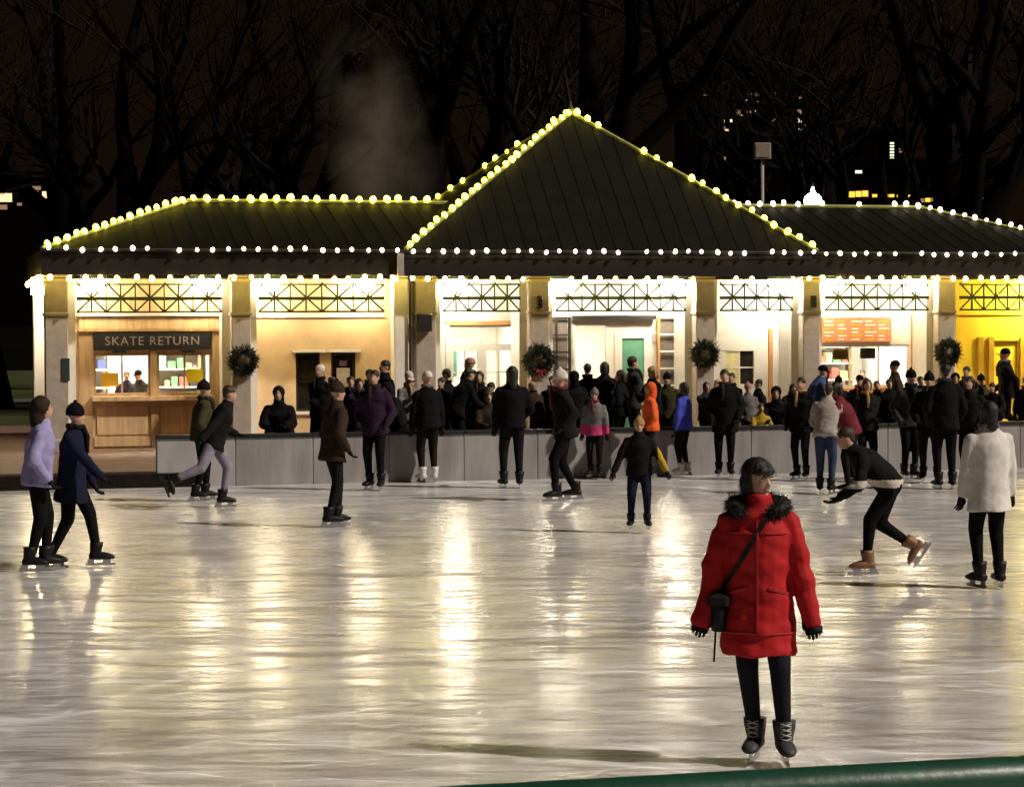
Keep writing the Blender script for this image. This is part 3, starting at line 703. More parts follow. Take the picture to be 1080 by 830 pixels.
for q_ in range(16): wins.append((rr.uniform(728, 856), rr.uniform(96, 172), rr.uniform(2, 5), rr.uniform(1.5, 3), rr.choice((LW[0], LW[1], LW[2], LW[1]))))
far_building('far dark building with scattered lit windows right of the pyramid peak', 722, 862, 88, 210, wins)
far_building('far dark building with bright orange windows at the left edge', -40, 72, 188, 190,
             [(7, 209, 14, 9, LW[0]), (3, 219, 12, 5, LW[2]), (55, 206, 18, 7, LW[0]), (38, 205, 8, 6, LW[2]), (40, 179 + 20, 9, 4, LW[2]), (62, 200, 4, 3, LW[0]), (22, 216, 5, 3, LW[2]), (48, 214, 4, 3, LW[2]), (18, 207, 6, 7, M_dark)])
wins = [(940, 152 + k * 3.2, 4.2, 1.9, LW[4]) for k in range(8)] + [(949, 152 + k * 3, 3, 1.5, LW[2]) for k in range(4)] + [(940, 174, 7, 5, LW[1]), (945, 184, 9, 5, LW[1]), (929, 172, 6, 5, LW[1]), (916, 170, 5, 3, LW[2])]
far_building('far slim tower with a column of lit windows above the right roof', 908, 962, 140, 240, wins)
wins = [(887, 190, 5, 8, LW[1]), (905, 182, 7, 3, LW[1])] + [(891 + k * 7, 206 - .4 * k, 6, 6, LW[3]) for k in range(4)] + [(922 + k * 6, 207, 5, 3, LW[3]) for k in range(4)] + [(948 + k * 6, 208, 5, 3.5, LW[3]) for k in range(4)]
wins += [(972 + k * 6, 212 - k * .5, 5, 4, LW[3] if k % 2 else LW[2]) for k in range(5)] + [(1026, 211, 7, 5, LW[2]), (1036, 212, 9, 4, LW[0])]
far_building('far low building with a row of orange lit windows behind the right roof', 868, 1060, 176, 150, wins)
# globe lamp
p = at(857, 213, 57.0)
t = thing('globe_lamp', 'glowing white globe street lamp behind the right roof ridge', 'street lamp', (p.x, p.y, G))
z = p.z - G
MB().tube([(0, 0, 0), (0, 0, .5), (0, 0, .55), (0, 0, z - .3)], [.12, .10, .055, .045], 10).build('post', M_iron, t, True)
MB().tube([(0, 0, z - .3), (0, 0, z - .2)], [.07, .12], 10).build('collar', M_iron, t, True)
MB().tube([(0, 0, z - .2), (0, 0, z - .15), (0, 0, z - .07), (0, 0, z + .02), (0, 0, z + .11), (0, 0, z + .18), (0, 0, z + .22), (0, 0, z + .36)], [.09, .16, .21, .225, .20, .13, .06, .03], 14).build('globe', lamp_mat('globe_white', (.93, .90, 1.0), 14), t, True)
MB().tube([(0, 0, z + .36), (0, 0, z + .46)], [.03, .01], 8).build('finial', M_iron, t, True)
# square box on a pole
p = at(803.5, 160, 54.0)
t = thing('box_sign', 'square beige box on a thin pale pole above the right roof', 'sign', (p.x, p.y, G)); z = p.z - G
M_beige = mat('beige_metal', (.30, .25, .20), .5, .1, 5)
MB().tube([(0, 0, 0), (0, 0, z - .19)], .045, 10).build('pole', M_beige, t, True)
MB().cbox(-.20, .20, -.10, .10, z - .19, z + .19, .02).build('box', M_beige, t)
MB().box(-.16, .16, -.112, -.102, z - .15, z + .15).build('front_panel', mat('beige_panel', (.36, .29, .23), .6, .1, 5), t)
# green litter bin
p = on_row(656, 440, -2.0)
t = thing('litter_bin', 'green litter bin standing by the main doors', 'bin', (p.x, p.y, G), A)
MB().tube([(0, 0, 0), (0, 0, .04), (0, 0, .82), (0, 0, .84)], [.22, .23, .25, .25], 18).build('body', mat('bin_green', (.06, .22, .12), .5, .15, 5), t, True)
MB().tube([(0, 0, .85), (0, 0, .92), (0, 0, 1.02), (0, 0, 1.05)], [.27, .27, .16, .05], 18).build('lid', M_white2, t, True)
# cafe tables behind the wall
for px, lb in ((522, 'white topped cafe table with cups left of the bow wreath'), (835, 'white topped cafe table with cups right of the seated black hooded coat')):
    q = on_row(px, 440, -4.9); t = thing('cafe_table', lb, 'table', (q.x, q.y, G), A, 'cafe tables behind the rink wall')
    MB().tube([(0, 0, .72), (0, 0, .725), (0, 0, .75), (0, 0, .755)], [.36, .38, .38, .36], 24).build('tabletop', M_white, t, True)
    MB().tube([(0, 0, .03), (0, 0, .72)], .03, 10).build('post', M_iron, t, True)
    MB().tube([(0, 0, 0), (0, 0, .03)], [.24, .20], 16).build('foot', M_iron, t, True)
    for dx, dy, wh in ((-.15, -.1, 'leftmost'), (.08, .05, 'middle'), (.24, -.10, 'rightmost')):
        c_ = W(0, 0); w_ = Vector((q.x, q.y)) + EX * dx + EY * dy
        u = MB().tube([(0, 0, 0), (0, 0, .10), (0, 0, .105)], [.028, .038, .038], 12).build('paper_cup', M_paper, None, True, (w_.x, w_.y, G + .756))
        tag(u, wh + ' paper cup on the ' + ('left cafe table near the bow wreath' if px < 600 else 'right cafe table near the hooded coat'), 'cup', 'paper cups on the ' + ('left' if px < 600 else 'right') + ' cafe table')
# steam
sm = bpy.data.materials.new('steam'); sm.use_nodes = True; n, l = sm.node_tree.nodes, sm.node_tree.links; n.clear()
o_ = n.new('ShaderNodeOutputMaterial'); pv = n.new('ShaderNodeVolumePrincipled'); pv.inputs['Color'].default_value = (.88, .74, .60, 1)
tc = n.new('ShaderNodeTexCoord'); nz = n.new('ShaderNodeTexNoise'); nz.inputs['Scale'].default_value = .8; nz.inputs['Detail'].default_value = 4
gr = n.new('ShaderNodeTexGradient'); gr.gradient_type = 'SPHERICAL'
mp = n.new('ShaderNodeMapping'); mp.inputs['Scale'].default_value = (.72, .8, .34); l.new(tc.outputs['Object'], mp.inputs[0]); l.new(mp.outputs[0], gr.inputs[0])
l.new(tc.outputs['Object'], nz.inputs['Vector'])
mr = n.new('ShaderNodeMapRange'); mr.inputs[1].default_value = .38; mr.inputs[2].default_value = .75; mr.inputs[3].default_value = 0; mr.inputs[4].default_value = .46
l.new(nz.outputs[0], mr.inputs[0]); mu = n.new('ShaderNodeMath'); mu.operation = 'MULTIPLY'; l.new(mr.outputs[0], mu.inputs[0]); l.new(gr.outputs[0], mu.inputs[1])
l.new(mu.outputs[0], pv.inputs['Density']); l.new(pv.outputs[0], o_.inputs['Volume'])
p = at(398, 150, 51.5)
so_ = MB().ell((0, 0, 0), (1.35, 1.2, 2.9), None, 16, 12).build('steam', sm, None, False, p)
so_.rotation_euler = (0, R(-12), 0); tag(so_, 'faint brownish steam drifting up behind the left roof ridge', 'steam', None, 'stuff')

# ================================================================ PEOPLE
M_skin = mat('skin', (.52, .30, .20), .55, .08, 14)
def cloth(name, c_, rough=.9, bump=.18): return mat('cloth_' + name, c_, rough, .18, 9, bump, bscale=18, spec=.12)
M_blade = mat('blade_steel', (.6, .6, .62), .25, .05, 9, metal=1.0)
M_boot = {'black': mat('boot_black', (.010, .009, .010), .5, .2, 12, spec=.2), 'white': mat('boot_white', (.6, .58, .56), .5, .1, 12), 'grey': mat('boot_grey', (.05, .047, .05), .55, .4, 14, spec=.3), 'brown': mat('boot_brown', (.22, .10, .045), .5, .2, 12)}
# shared boot, blade, shoe and hand shapes (toe along +Y, ankle at the origin)
def _boot(shaft):
    mb = MB(); X, Y, Z = Vector((1, 0, 0)), Vector((0, 1, 0)), Vector((0, 0, 1))
    mb.loft([(Vector((0, -.085, -.055)), X * .02, Z * .02), (Vector((0, -.075, -.05)), X * .044, Z * .040), (Vector((0, -.02, -.040)), X * .050, Z * .052), (Vector((0, .07, -.048)), X * .053, Z * .044), (Vector((0, .13, -.058)), X * .051, Z * .034), (Vector((0, .165, -.064)), X * .038, Z * .024), (Vector((0, .180, -.067)), X * .015, Z * .012)], 10)
    mb.loft([(Vector((0, -.02, -.07)), X * .044, Y * .054), (Vector((0, -.015, .0)), X * .054, Y * .060), (Vector((0, -.005, shaft * .6)), X * .064, Y * .068), (Vector((0, -.005, shaft)), X * .067, Y * .071)], 10)
    return mb
_bsk = _boot(.105); _bsh = _boot(.05)
ME_boot, ME_shoe = {}, {}
for k_, m_ in M_boot.items():
    ME_boot[k_] = _bsk.mesh('skate', m_, True); ME_shoe[k_] = _bsh.mesh('shoe', m_, True)
_bl = MB(); _bl.box(-.0025, .0025, -.12, .19, -.155, -.125); _bl.box(-.004, .004, -.10, -.03, -.125, -.085); _bl.box(-.004, .004, .06, .14, -.125, -.085)
ME_blade = _bl.mesh('blade', M_blade)
def _hand():
    mb = MB()                      # wrist at origin, fingers along -Z, palm faces +Y, thumb on +X
    mb.capsule((0, 0, .01), .026, (0, .002, -.05), .030); mb.capsule((-.016, .002, -.03), .020, (-.02, .004, -.085), .017); mb.capsule((.016, .002, -.03), .021, (.02, .004, -.085), .017)
    for i, (fx, L_, r_) in enumerate(((.030, .070, .0105), (.010, .080, .011), (-.010, .074, .0105), (-.029, .058, .0095))):
        a = Vector((fx, .004, -.088)); b = a + Vector((fx * .12, .010, -L_ * .45)); c_ = b + Vector((0, .022, -L_ * .32)); d_ = c_ + Vector((0, .020, -L_ * .15))
        mb.capsule(a, r_, b, r_ * .95, 7); mb.capsule(b, r_ * .95, c_, r_ * .88, 7); mb.capsule(c_, r_ * .88, d_, r_ * .75, 7)
    a = Vector((.026, .006, -.028)); b = Vector((.052, .018, -.062)); c_ = Vector((.056, .034, -.092))
    mb.capsule(a, .014, b, .0125, 7); mb.capsule(b, .0125, c_, .0095, 7)
    return mb
_h = _hand(); ME_hand = {}
def hand_mesh(side, m):
    k = (side, m.name)
    if k not in ME_hand:
        q = MB(); q.v = [(-side * v[0], v[1], v[2]) for v in _h.v]; q.f = _h.f if side < 0 else [tuple(reversed(f)) for f in _h.f]
        ME_hand[k] = q.mesh('glove', m, True)
    return ME_hand[k]
def ik(a, b, l1, l2, pole):
    d = b - a; L_ = min(d.length, (l1 + l2) * .999); t = d.normalized(); b = a + t * L_
    x = (l1 * l1 - l2 * l2 + L_ * L_) / (2 * L_); h = math.sqrt(max(0, l1 * l1 - x * x))
    p = pole - t * pole.dot(t); p = p.normalized() if p.length > 1e-4 else Vector((0, 1, 0))
    return a + t * x + p * h, b
POSES = {
 'stand': dict(), 'stand2': dict(al=(-.13, .05), ar=(.10, -.03), wl=(-.25, .12, .86), wr=(.20, .22, 1.02)),
 'pockets': dict(wl=(-.22, .14, .95), wr=(.22, .14, .95)), 'crossed': dict(wl=(.06, .24, 1.12), wr=(-.06, .26, 1.08)),
 'phone': dict(wl=(-.05, .27, 1.22), wr=(.10, .30, 1.28), nod=.35), 'glide': dict(al=(-.12, .16), ar=(.13, -.16), wl=(-.38, .12, .98), wr=(.40, .05, .98), lean=.14, pz=-.06),
 'push': dict(al=(-.06, .10), ar=(.20, -.62, .26), wl=(-.34, .32, 1.0), wr=(.36, -.22, .95), lean=.38, pz=-.08), 'wide': dict(al=(-.20, .05), ar=(.24, -.04), wl=(-.50, .12, .92), wr=(.55, .10, .88), lean=.10, pz=-.05),
 'bend': dict(al=(-.08, .20), ar=(.10, -.30, .14), wl=(-.25, .50, .80), wr=(.28, .42, .78), lean=.85, pz=-.10), 'walk': dict(al=(-.08, .34), ar=(.08, -.36, .14), wl=(-.25, -.18, .88), wr=(.25, .24, .92), lean=.06, pz=-.05),
 'sit': dict(pelvis=.56, py=-.10, al=(-.12, .36), ar=(.13, .34), wl=(-.16, .36, .72), wr=(.16, .36, .72), lean=.20), 'leanfwd': dict(al=(-.10, .0), ar=(.10, -.06), wl=(-.20, .46, 1.02), wr=(.20, .46, 1.02), lean=.45),
 'kidarms': dict(al=(-.13, .05), ar=(.14, -.02), wl=(-.46, .16, .92), wr=(.44, .12, .90), lean=.08, pz=-.02), 'narrow': dict(al=(-.05, .08), ar=(.05, -.08), wl=(-.24, .12, .92), wr=(.24, .10, .95), lean=.12)}
def person(label, pos, H, heading, pose, coat, pants, boots='black', hat=None, hair=None, skates=True, coat_len=.05, puff=1.12, look=0.0, group=None, voxel=.019, gloves=None, hatcol=None, band=None, slim=1.0, extra=None, fold=.012, nod=0.0, leg=1.0, sleeve=.0, flare=1.0):
    """pos: world point under the feet; heading 0 faces away from the camera, 180 towards it"""
    P_ = dict(POSES[pose]); 
    if extra: P_.update(extra)
    t = thing('person', label, 'person', pos, R(heading), group)
    k = (H - (.06 if skates else 0)) / 1.75; fz = .155 if skates else .085
    lift = (.07 if skates else 0)
    V = lambda x, y, z: Vector((x, y, z)) * k
    al, ar = P_.get('al', (-.10, .02)), P_.get('ar', (.10, -.02))
    lean = P_.get('lean', .04); nod = P_.get('nod', nod)
    pz = P_.get('pelvis', .855 + fz / k + P_.get('pz', 0) * .6)
    py = P_.get('py', 0.0) - .10 * math.sin(lean)
    pel = V(0, py, pz); X = Vector((1, 0, 0))
    U = Vector((0, math.sin(lean), math.cos(lean))); F = Vector((0, math.cos(lean), -math.sin(lean)))
    U2 = (U * .6 + Vector((0, 0, 1)) * .4).normalized()
    chest = pel + U * .36 * k; sh = pel + U * .50 * k; neck = pel + U * .575 * k
    hq = Quaternion((0, 0, 1), R(look)) @ Quaternion((1, 0, 0), -nod - lean * .35)
    head = neck + U2 * .135 * k; HM = hq.to_matrix()
    hipL, hipR = pel + X * -.09 * k, pel + X * .09 * k
    anL = V(al[0], al[1], (al[2] if len(al) > 2 else 0)) + Vector((0, 0, fz)); anR = V(ar[0], ar[1], (ar[2] if len(ar) > 2 else 0)) + Vector((0, 0, fz))
    knL, anL = ik(hipL, anL, .44 * k, .43 * k, Vector((-.12, 1, .1))); knR, anR = ik(hipR, anR, .44 * k, .43 * k, Vector((.12, 1, .1)))
    sw = .185 * slim
    shL, shR = sh - U * .055 * k + X * -sw * k, sh - U * .055 * k + X * sw * k
    def wr(key, d):
        p = V(*P_.get(key, d)); dz = lift * .6
        return p + Vector((0, 0, dz))
    wL, wR = wr('wl', (-.27, .06, .84)), wr('wr', (.27, .06, .84))
    elL, wL = ik(shL, wL, .29 * k, .26 * k, Vector((-.55, -.8, -.4))); elR, wR = ik(shR, wR, .29 * k, .26 * k, Vector((.55, -.8, -.4)))
    # body: one continuous skin
    b = MB(); segs = []
    def seg(p, r, q, s, c_): b.capsule(p, r * k, q, s * k); segs.append((p, q, c_))
    for hip, kn, an in ((hipL, knL, anL), (hipR, knR, anR)):
        seg(hip, .104 * slim * leg, kn, .078 * slim * leg, 1); seg(kn, .076 * slim * leg, an, .047 * leg, 1)
    for s_, e_, w_ in ((shL, elL, wL), (shR, elR, wR)):
        seg(s_, .056, e_, .046, 2); seg(e_, .044, w_, .033, 2)
    b.loft([(pel - U * .07 * k, X * .10 * k, F * .08 * k), (pel, X * .165 * slim * k, F * .115 * k), (pel + U * .15 * k, X * .145 * slim * k, F * .105 * k), (chest, X * .170 * slim * k, F * .115 * k), (sh, X * .165 * k, F * .095 * k), (neck - U * .02 * k, X * .065 * k, F * .065 * k)]); segs.append((pel, sh, 2))
    seg(neck - U * .05 * k, .055, head - U2 * .03 * k, .052, 0)
    hv = lambda x, y, z: head + HM @ (Vector((x, y, z)) * k)
    b.ell(head + HM @ Vector((0, -.012, .030)) * k, (.074 * k, .092 * k, .088 * k), HM); b.ell(hv(0, .022, -.035), (.058 * k, .070 * k, .072 * k), HM)
    b.capsule(hv(0, .088, .010), .009 * k, hv(0, .102, -.022), .014 * k, 7); b.ell(hv(0, .072, -.088), (.026 * k, .022 * k, .020 * k), HM, 8, 6)
    for s_ in (-1, 1): b.ell(hv(s_ * .074, -.012, -.005), (.010 * k, .020 * k, .030 * k), HM, 8, 6)
    segs.append((head - HM @ Vector((0, 0, .06)), head + HM @ Vector((0, 0, .06)), 0))
    me = remeshed(b, voxel, 2)
    mats_ = [M_skin, pants, coat]
    for m_ in mats_: me.materials.append(m_)
    idx = []
    for pl in me.polygons:
        c_ = pl.center; best, bi = 1e9, 0
        for p, q, ci in segs:
            d = q - p; f_ = max(0, min(1, (c_ - p).dot(d) / max(1e-6, d.length_squared))); dd = (c_ - p - d * f_).length_squared
            if dd < best: best, bi = dd, ci
        idx.append(bi)
    me.polygons.foreach_set('material_index', idx); me.name = 'body'
    body = link('body', me, t)
    # coat: sleeves and torso grown together
    c_ = MB(); pf = puff
    for s_, e_, w_ in ((shL, elL, wL), (shR, elR, wR)):
        c_.capsule(s_, .070 * (pf * .5 + .5) * k, e_, .066 * pf * k); c_.capsule(e_, .064 * pf * k, w_ + (e_ - w_).normalized() * (.02 - sleeve) * k, .050 * pf * k)
    hem = pel - Vector((0, 0, 1)) * (.06 + coat_len) * k + F * P_.get('hemf', .0)
    ctr = [(hem, (.185 + coat_len * .10 * flare) * pf, (.150 + coat_len * .16 * flare) * pf), (hem + (pel - hem) * .6, .188 * pf, .150 * pf), (pel + U * .10 * k, .170 * pf, .140 * pf), (pel + U * .26 * k, .182 * pf, .142 * pf), (chest + U * .03 * k, .190 * pf, .142 * pf), (sh - U * .04 * k, .185, .128), (sh + U * .015 * k, .150, .108), (sh + U * .055 * k, .100, .092), (neck + U * .010 * k, .080, .086), (neck + U * .042 * k, .076, .082)]
    if P_.get('pelvis'): ctr[0] = (pel - U * .10 * k, .19 * pf, .15 * pf)
    c_.loft([(p, X * a * slim * k, F * q * k) for p, a, q in ctr], 18)
    cm = remeshed(c_, voxel, 2); cm.name = 'coat'; cm.materials.append(coat)
    sd_ = Vector((pos[0] * 3.1, pos[1] * 1.7, H * 9))
    nr = [v.normal.copy() for v in cm.vertices]
    for v, nn in zip(cm.vertices, nr):
        q = v.co * 5 + sd_
        v.co += nn * fold * (.9 * noise.noise(q * .8) + .8 * noise.noise(Vector((q.x * 1.3 + q.z * .9, q.y * 1.3, q.z * 2.6 - q.x))) - .5 * abs(noise.noise(Vector((q.x * 2.2 - q.z * .7, q.y * 2.2, q.z * 3.1 + q.x)))))
    if band:                                   # lower part of the coat in a second cloth
        cm.materials.append(band[0]); cm.polygons.foreach_set('material_index', [1 if band[1](pl.center / k) else 0 for pl in cm.polygons])
    co = link('coat', cm, t)
    rs = random.Random(sum(ord(ch) * (i + 1) for i, ch in enumerate(label)))
    if rs.random() < .5 and hat != 'hood' and voxel > .015:          # a scarf wound round the neck
        sc_ = rs.choice(SCARF); c0 = neck + U * .015 * k; sb = MB()
        ring = [c0 + X * math.cos(i * math.pi / 8) * .082 * k + F * math.sin(i * math.pi / 8) * .088 * k + U * .012 * k * math.sin(i * 1.9 + 1) for i in range(17)]
        sb.tube([tuple(q) for q in ring], .027 * k, 7); e0 = c0 + F * .10 * k + X * .03 * k
        sb.tube([tuple(e0), tuple(e0 - U * .10 * k + F * .050 * k), tuple(e0 - U * .28 * k + F * .062 * k)], [.026 * k, .030 * k, .024 * k], 6)
        sb.build('scarf', sc_, t, True)
    # boots and gloves
    for an, kn in ((anL, knL), (anR, knR)):
        tilt = Vector((0, 0, 1)).rotation_difference((kn - an).normalized()) if an.z > fz + .05 else Quaternion()
        o = link('skate' if skates else 'shoe', (ME_boot if skates else ME_shoe)[boots], t, an); o.scale = (k * 1.08, k * 1.08, k); o.rotation_mode = 'QUATERNION'
        o.rotation_quaternion = tilt @ Quaternion((0, 0, 1), .18 if an is anL else -.18)
        if skates: link('blade', ME_blade, o)
    gm_ = gloves or cloth('glove_black', (.012, .012, .012))
    for side, w_, e_ in ((-1, wL, elL), (1, wR, elR)):
        o = link('glove', hand_mesh(side, gm_), t, w_); o.scale = (k, k, k); o.rotation_mode = 'QUATERNION'
        o.rotation_quaternion = Vector((0, 0, -1)).rotation_difference((w_ - e_).normalized())
    # hair and headgear
    if hair:
        hb = MB(); long_ = hair[1]
        hb.ell(hv(0, -.022, .042), (.083 * k, .098 * k, .084 * k), HM, 16, 10)
        if long_:
            hb.capsule(hv(0, -.072, .03), .066 * k, hv(0, -.085, -.03 - long_), .056 * k)
            for s_ in (-1, 1): hb.capsule(hv(s_ * .068, -.02, .04), .030 * k, hv(s_ * .066, .0, -.05 - long_ * .6), .026 * k)
        else: hb.capsule(hv(0, -.055, .02), .058 * k, hv(0, -.058, -.03), .045 * k)
        hm_ = remeshed(hb, .014, 2); hm_.name = 'hair'; hm_.materials.append(hair[0])
        for v in hm_.vertices: v.co += v.normal * .006 * noise.noise(Vector((v.co.x * 30, v.co.y * 30, v.co.z * 6)))
        link('hair', hm_, t)
    if hat:
        hb = MB(); hc = hatcol or coat
        if hat == 'beanie':
            rings = []
            for z_, r_ in ((-.005, .093), (.02, .098), (.045, .096), (.085, .080), (.115, .050), (.13, .015)):
                rings.append([tuple(hv(math.cos(a * math.pi / 8) * r_ * .94, -.014 + math.sin(a * math.pi / 8) * r_ * 1.10, z_ * 1.12 + .008)) for a in range(16)])
            hb.rings(rings); h_ = hb.build('hat', hc, t, True)
            q = MB(); q.ell(hv(0, -.014, .155), (.024 * k,) * 3, None, 8, 6); q.build('bobble', hc, h_, True)
        elif hat == 'cap':
            rings = []
            for z_, r_ in ((.0, .094), (.03, .096), (.07, .086), (.105, .055), (.115, .012)):
                rings.append([tuple(hv(math.cos(a * math.pi / 8) * r_ * .88, -.012 + math.sin(a * math.pi / 8) * r_ * 1.05, z_ + .02)) for a in range(16)])
            hb.rings(rings); h_ = hb.build('cap', hc, t, True)
            q = MB(); pts = [hv(math.cos(a) * .07, .075 + math.sin(a) * .085, .022 - .012 * math.sin(a)) for a in [i * math.pi / 8 for i in range(9)]]
            q.rings([[tuple(p) for p in pts], [tuple(p + HM @ Vector((0, 0, .010)) * k) for p in pts]]); q.build('brim', hc, h_)
        elif hat == 'hood':
            hb.ell(hv(0, -.030, .030), (.108 * k, .112 * k, .118 * k), HM, 18, 12); hb.capsule(hv(0, -.07, -.03), .085 * k, neck - U * .01 * k - F * .04 * k, .10 * k)
            hm_ = remeshed(hb, .016, 2); hm_.name = 'hood'; hm_.materials.append(hc)
            bm = bmesh.new(); bm.from_mesh(hm_)       # cut the face opening
            fc_ = hv(0, .095, -.012)
            bmesh.ops.delete(bm, geom=[f for f in bm.faces if ((HM.transposed() @ (f.calc_center_median() - fc_)).x / (.068 * k)) ** 2 + ((HM.transposed() @ (f.calc_center_median() - fc_)).z / (.088 * k)) ** 2 < 1 and (HM.transposed() @ (f.calc_center_median() - fc_)).y > -.085 * k], context='FACES')
            bm.to_mesh(hm_); bm.free(); link('hood', hm_, t)
        elif hat == 'helmet':
            hb.ell(hv(0, -.010, .055), (.098 * k, .118 * k, .080 * k), HM, 16, 10); hb.build('helmet', hc, t, True)
    return dict(root=t, k=k, head=head, HM=HM, hv=hv, pel=pel, sh=sh, shL=shL, shR=shR, neck=neck, U=U, F=F, wL=wL, wR=wR, elL=elL, elR=elR, coat=co, body=body)

BK = cloth('black', (.0055, .005, .0055)); BK2 = cloth('soot', (.010, .0085, .008)); NV = cloth('navy', (.010, .012, .030)); CH = cloth('charcoal', (.035, .032, .032))
BR = cloth('brown', (.035, .022, .014)); PU = cloth('plum', (.028, .014, .030)); GY = cloth('grey', (.16, .15, .145)); OL = cloth('olive', (.045, .042, .018)); JN = cloth('denim', (.035, .05, .11))
LV = cloth('lavender', (.30, .27, .48)); LG = cloth('lilac_grey', (.24, .21, .27)); PK = cloth('pink', (.50, .05, .17)); OR = cloth('orange', (.78, .12, .03)); BL = cloth('blue', (.05, .07, .42)); RD = cloth('red', (.62, .05, .03))
MR = cloth('maroon', (.15, .022, .035)); BG = cloth('beige', (.36, .31, .27)); WH = cloth('white', (.66, .62, .57)); YG = cloth('mustard', (.42, .27, .03)); TA = cloth('tan', (.42, .24, .09)); CR = cloth('cream', (.62, .55, .47)); RO = cloth('rosy', (.42, .22, .20))
H_dk = mat('hair_dark', (.012, .008, .006), .5, .3, 20, .3, stretch=(8, 8, 1)); H_bl = mat('hair_fair', (.36, .24, .10), .5, .25, 20, .3, stretch=(8, 8, 1)); H_wh = mat('hair_white', (.62, .58, .54), .5, .2, 20, .3); H_br = mat('hair_brown', (.045, .022, .012), .5, .3, 20, .3, stretch=(8, 8, 1))
SCARF = [CH, BR, MR, GY, OL, PU, TA, NV, BK2]
SK = 'skaters on the ice'; CW = 'people behind the rink wall'
def skater(px, py, H, hd, pose, coat, pants, label, **kw):
    g = ground(px, py); lim = O2.dot(EY) + YB - .32
    if Vector((g.x, g.y)).dot(EY) > lim:           # keep clear of the rink wall
        g = on_row(px, py, YB - .32); g.z = 0.0
    return person(label, g, H, hd, pose, coat, pants, group=SK, **kw)
def onlooker(px, ytop, yl, hd, pose, coat, pants, label, seat=None, **kw):
    p = on_row(px, ytop, yl); H = p.z - G
    if seat: H = H / .79
    kw.setdefault('skates', False)
    return person(label, Vector((p.x, p.y, G)), H, hd, pose, coat, pants, group=CW, **kw)
# -------- on the ice
skater(40, 603, 1.72, -78, 'narrow', LV, BK, 'skater in a lavender jacket with a grey brown hood at the left edge', hat='hood', hatcol=BR, coat_len=.05)
skater(76, 599, 1.66, -95, 'wide', NV, BK, 'skater in a long navy coat and black hat with one arm stretched out', hat='beanie', hatcol=BK, coat_len=.20, extra=dict(wr=(.32, .50, .90), wl=(-.30, .16, .88), al=(-.14, .24), ar=(.14, -.20)))
skater(228, 536, 1.72, -80, 'push', BK2, LG, 'skater in dark jacket and lilac grey trousers pushing one leg back', hair=(H_br, 0))
skater(352, 556, 1.74, -62, 'narrow', BR, BK2, 'tall skater in a brown coat gliding near the grey wall on the left', hat='beanie', hatcol=BR, coat_len=.12)
skater(396, 517, 1.78, 165, 'pockets', PU, BK, 'skater in a dark plum coat standing by the wall', hair=(H_dk, 0), coat_len=.10)
skater(452, 507, 1.72, 20, 'stand', BK, BK2, 'skater in black with a cream cap standing at the wall', hat='cap', hatcol=CR, boots='white')
skater(541, 515, 1.83, 10, 'stand2', BK, BK2, 'skater in black with long dark hair below the bow wreath', hair=(H_dk, .16), coat_len=.05)
skater(597, 528, 1.84, 100, 'glide', BK2, BK, 'tall skater in black with a pale grey cap in the middle', hat='beanie', hatcol=CR)
skater(628, 501, 1.40, 170, 'stand', PK, BK2, 'child in a pink and pale jacket against the wall', hat='beanie', hatcol=GY, band=(GY, lambda c_: c_.z > 1.12), coat_len=.08)
skater(675, 562, 1.32, 178, 'kidarms', BK2, NV, 'small child in dark snowsuit and tan hat skating with arms out', hat='beanie', hatcol=TA, puff=1.15, band=(YG, lambda c_: c_.x < -.30 and c_.z > 1.0), slim=1.05)
skater(687, 505, 1.50, 100, 'pockets', OR, BK2, 'person in an orange hooded jacket behind the small child', hat='hood', hatcol=OR)
skater(722, 501, 1.50, 60, 'stand', BL, BK2, 'short skater in a bright blue jacket by the wall', hair=(H_dk, .05), boots='white')
skater(765, 504, 1.72, 175, 'pockets', BK, BK, 'heavy skater in a long black coat right of the blue jacket', hair=(H_dk, 0), coat_len=.18, puff=1.15)
skater(872, 522, 1.62, -20, 'leanfwd', BG, JN, 'skater in a beige jacket and jeans bending over near the wall', hair=(H_br, 0))
skater(897, 521, 1.64, 70, 'leanfwd', MR, BK2, 'skater in a maroon jacket stooping beside the beige jacket', hair=(H_dk, .04))
skater(935, 607, 1.66, 85, 'bend', BK2, BK, 'skater in dark clothes bent low right of the red parka', hair=(H_br, 0), boots='brown', band=(CR, lambda c_: .95 < c_.z < 1.03))
skater(1045, 621, 1.70, 14, 'stand', WH, BK, 'skater in a long white coat and black boots at the right', hair=(H_dk, .10), coat_len=.20, puff=1.12, fold=.005)
skater(998, 516, 1.84, 5, 'pockets', BK, BK, 'tall skater in black under the rightmost wreath', hair=(H_dk, 0), coat_len=.08, puff=1.1)
skater(960, 506, 1.70, 200, 'narrow', CH, BK, 'skater in charcoal standing at the wall below the snack counter', hat='beanie', hatcol=BK)
skater(212, 529, 1.66, -75, 'narrow', OL, BK, 'skater in an olive jacket partly hidden by the lilac grey trousers skater', hat='beanie', hatcol=BK2)
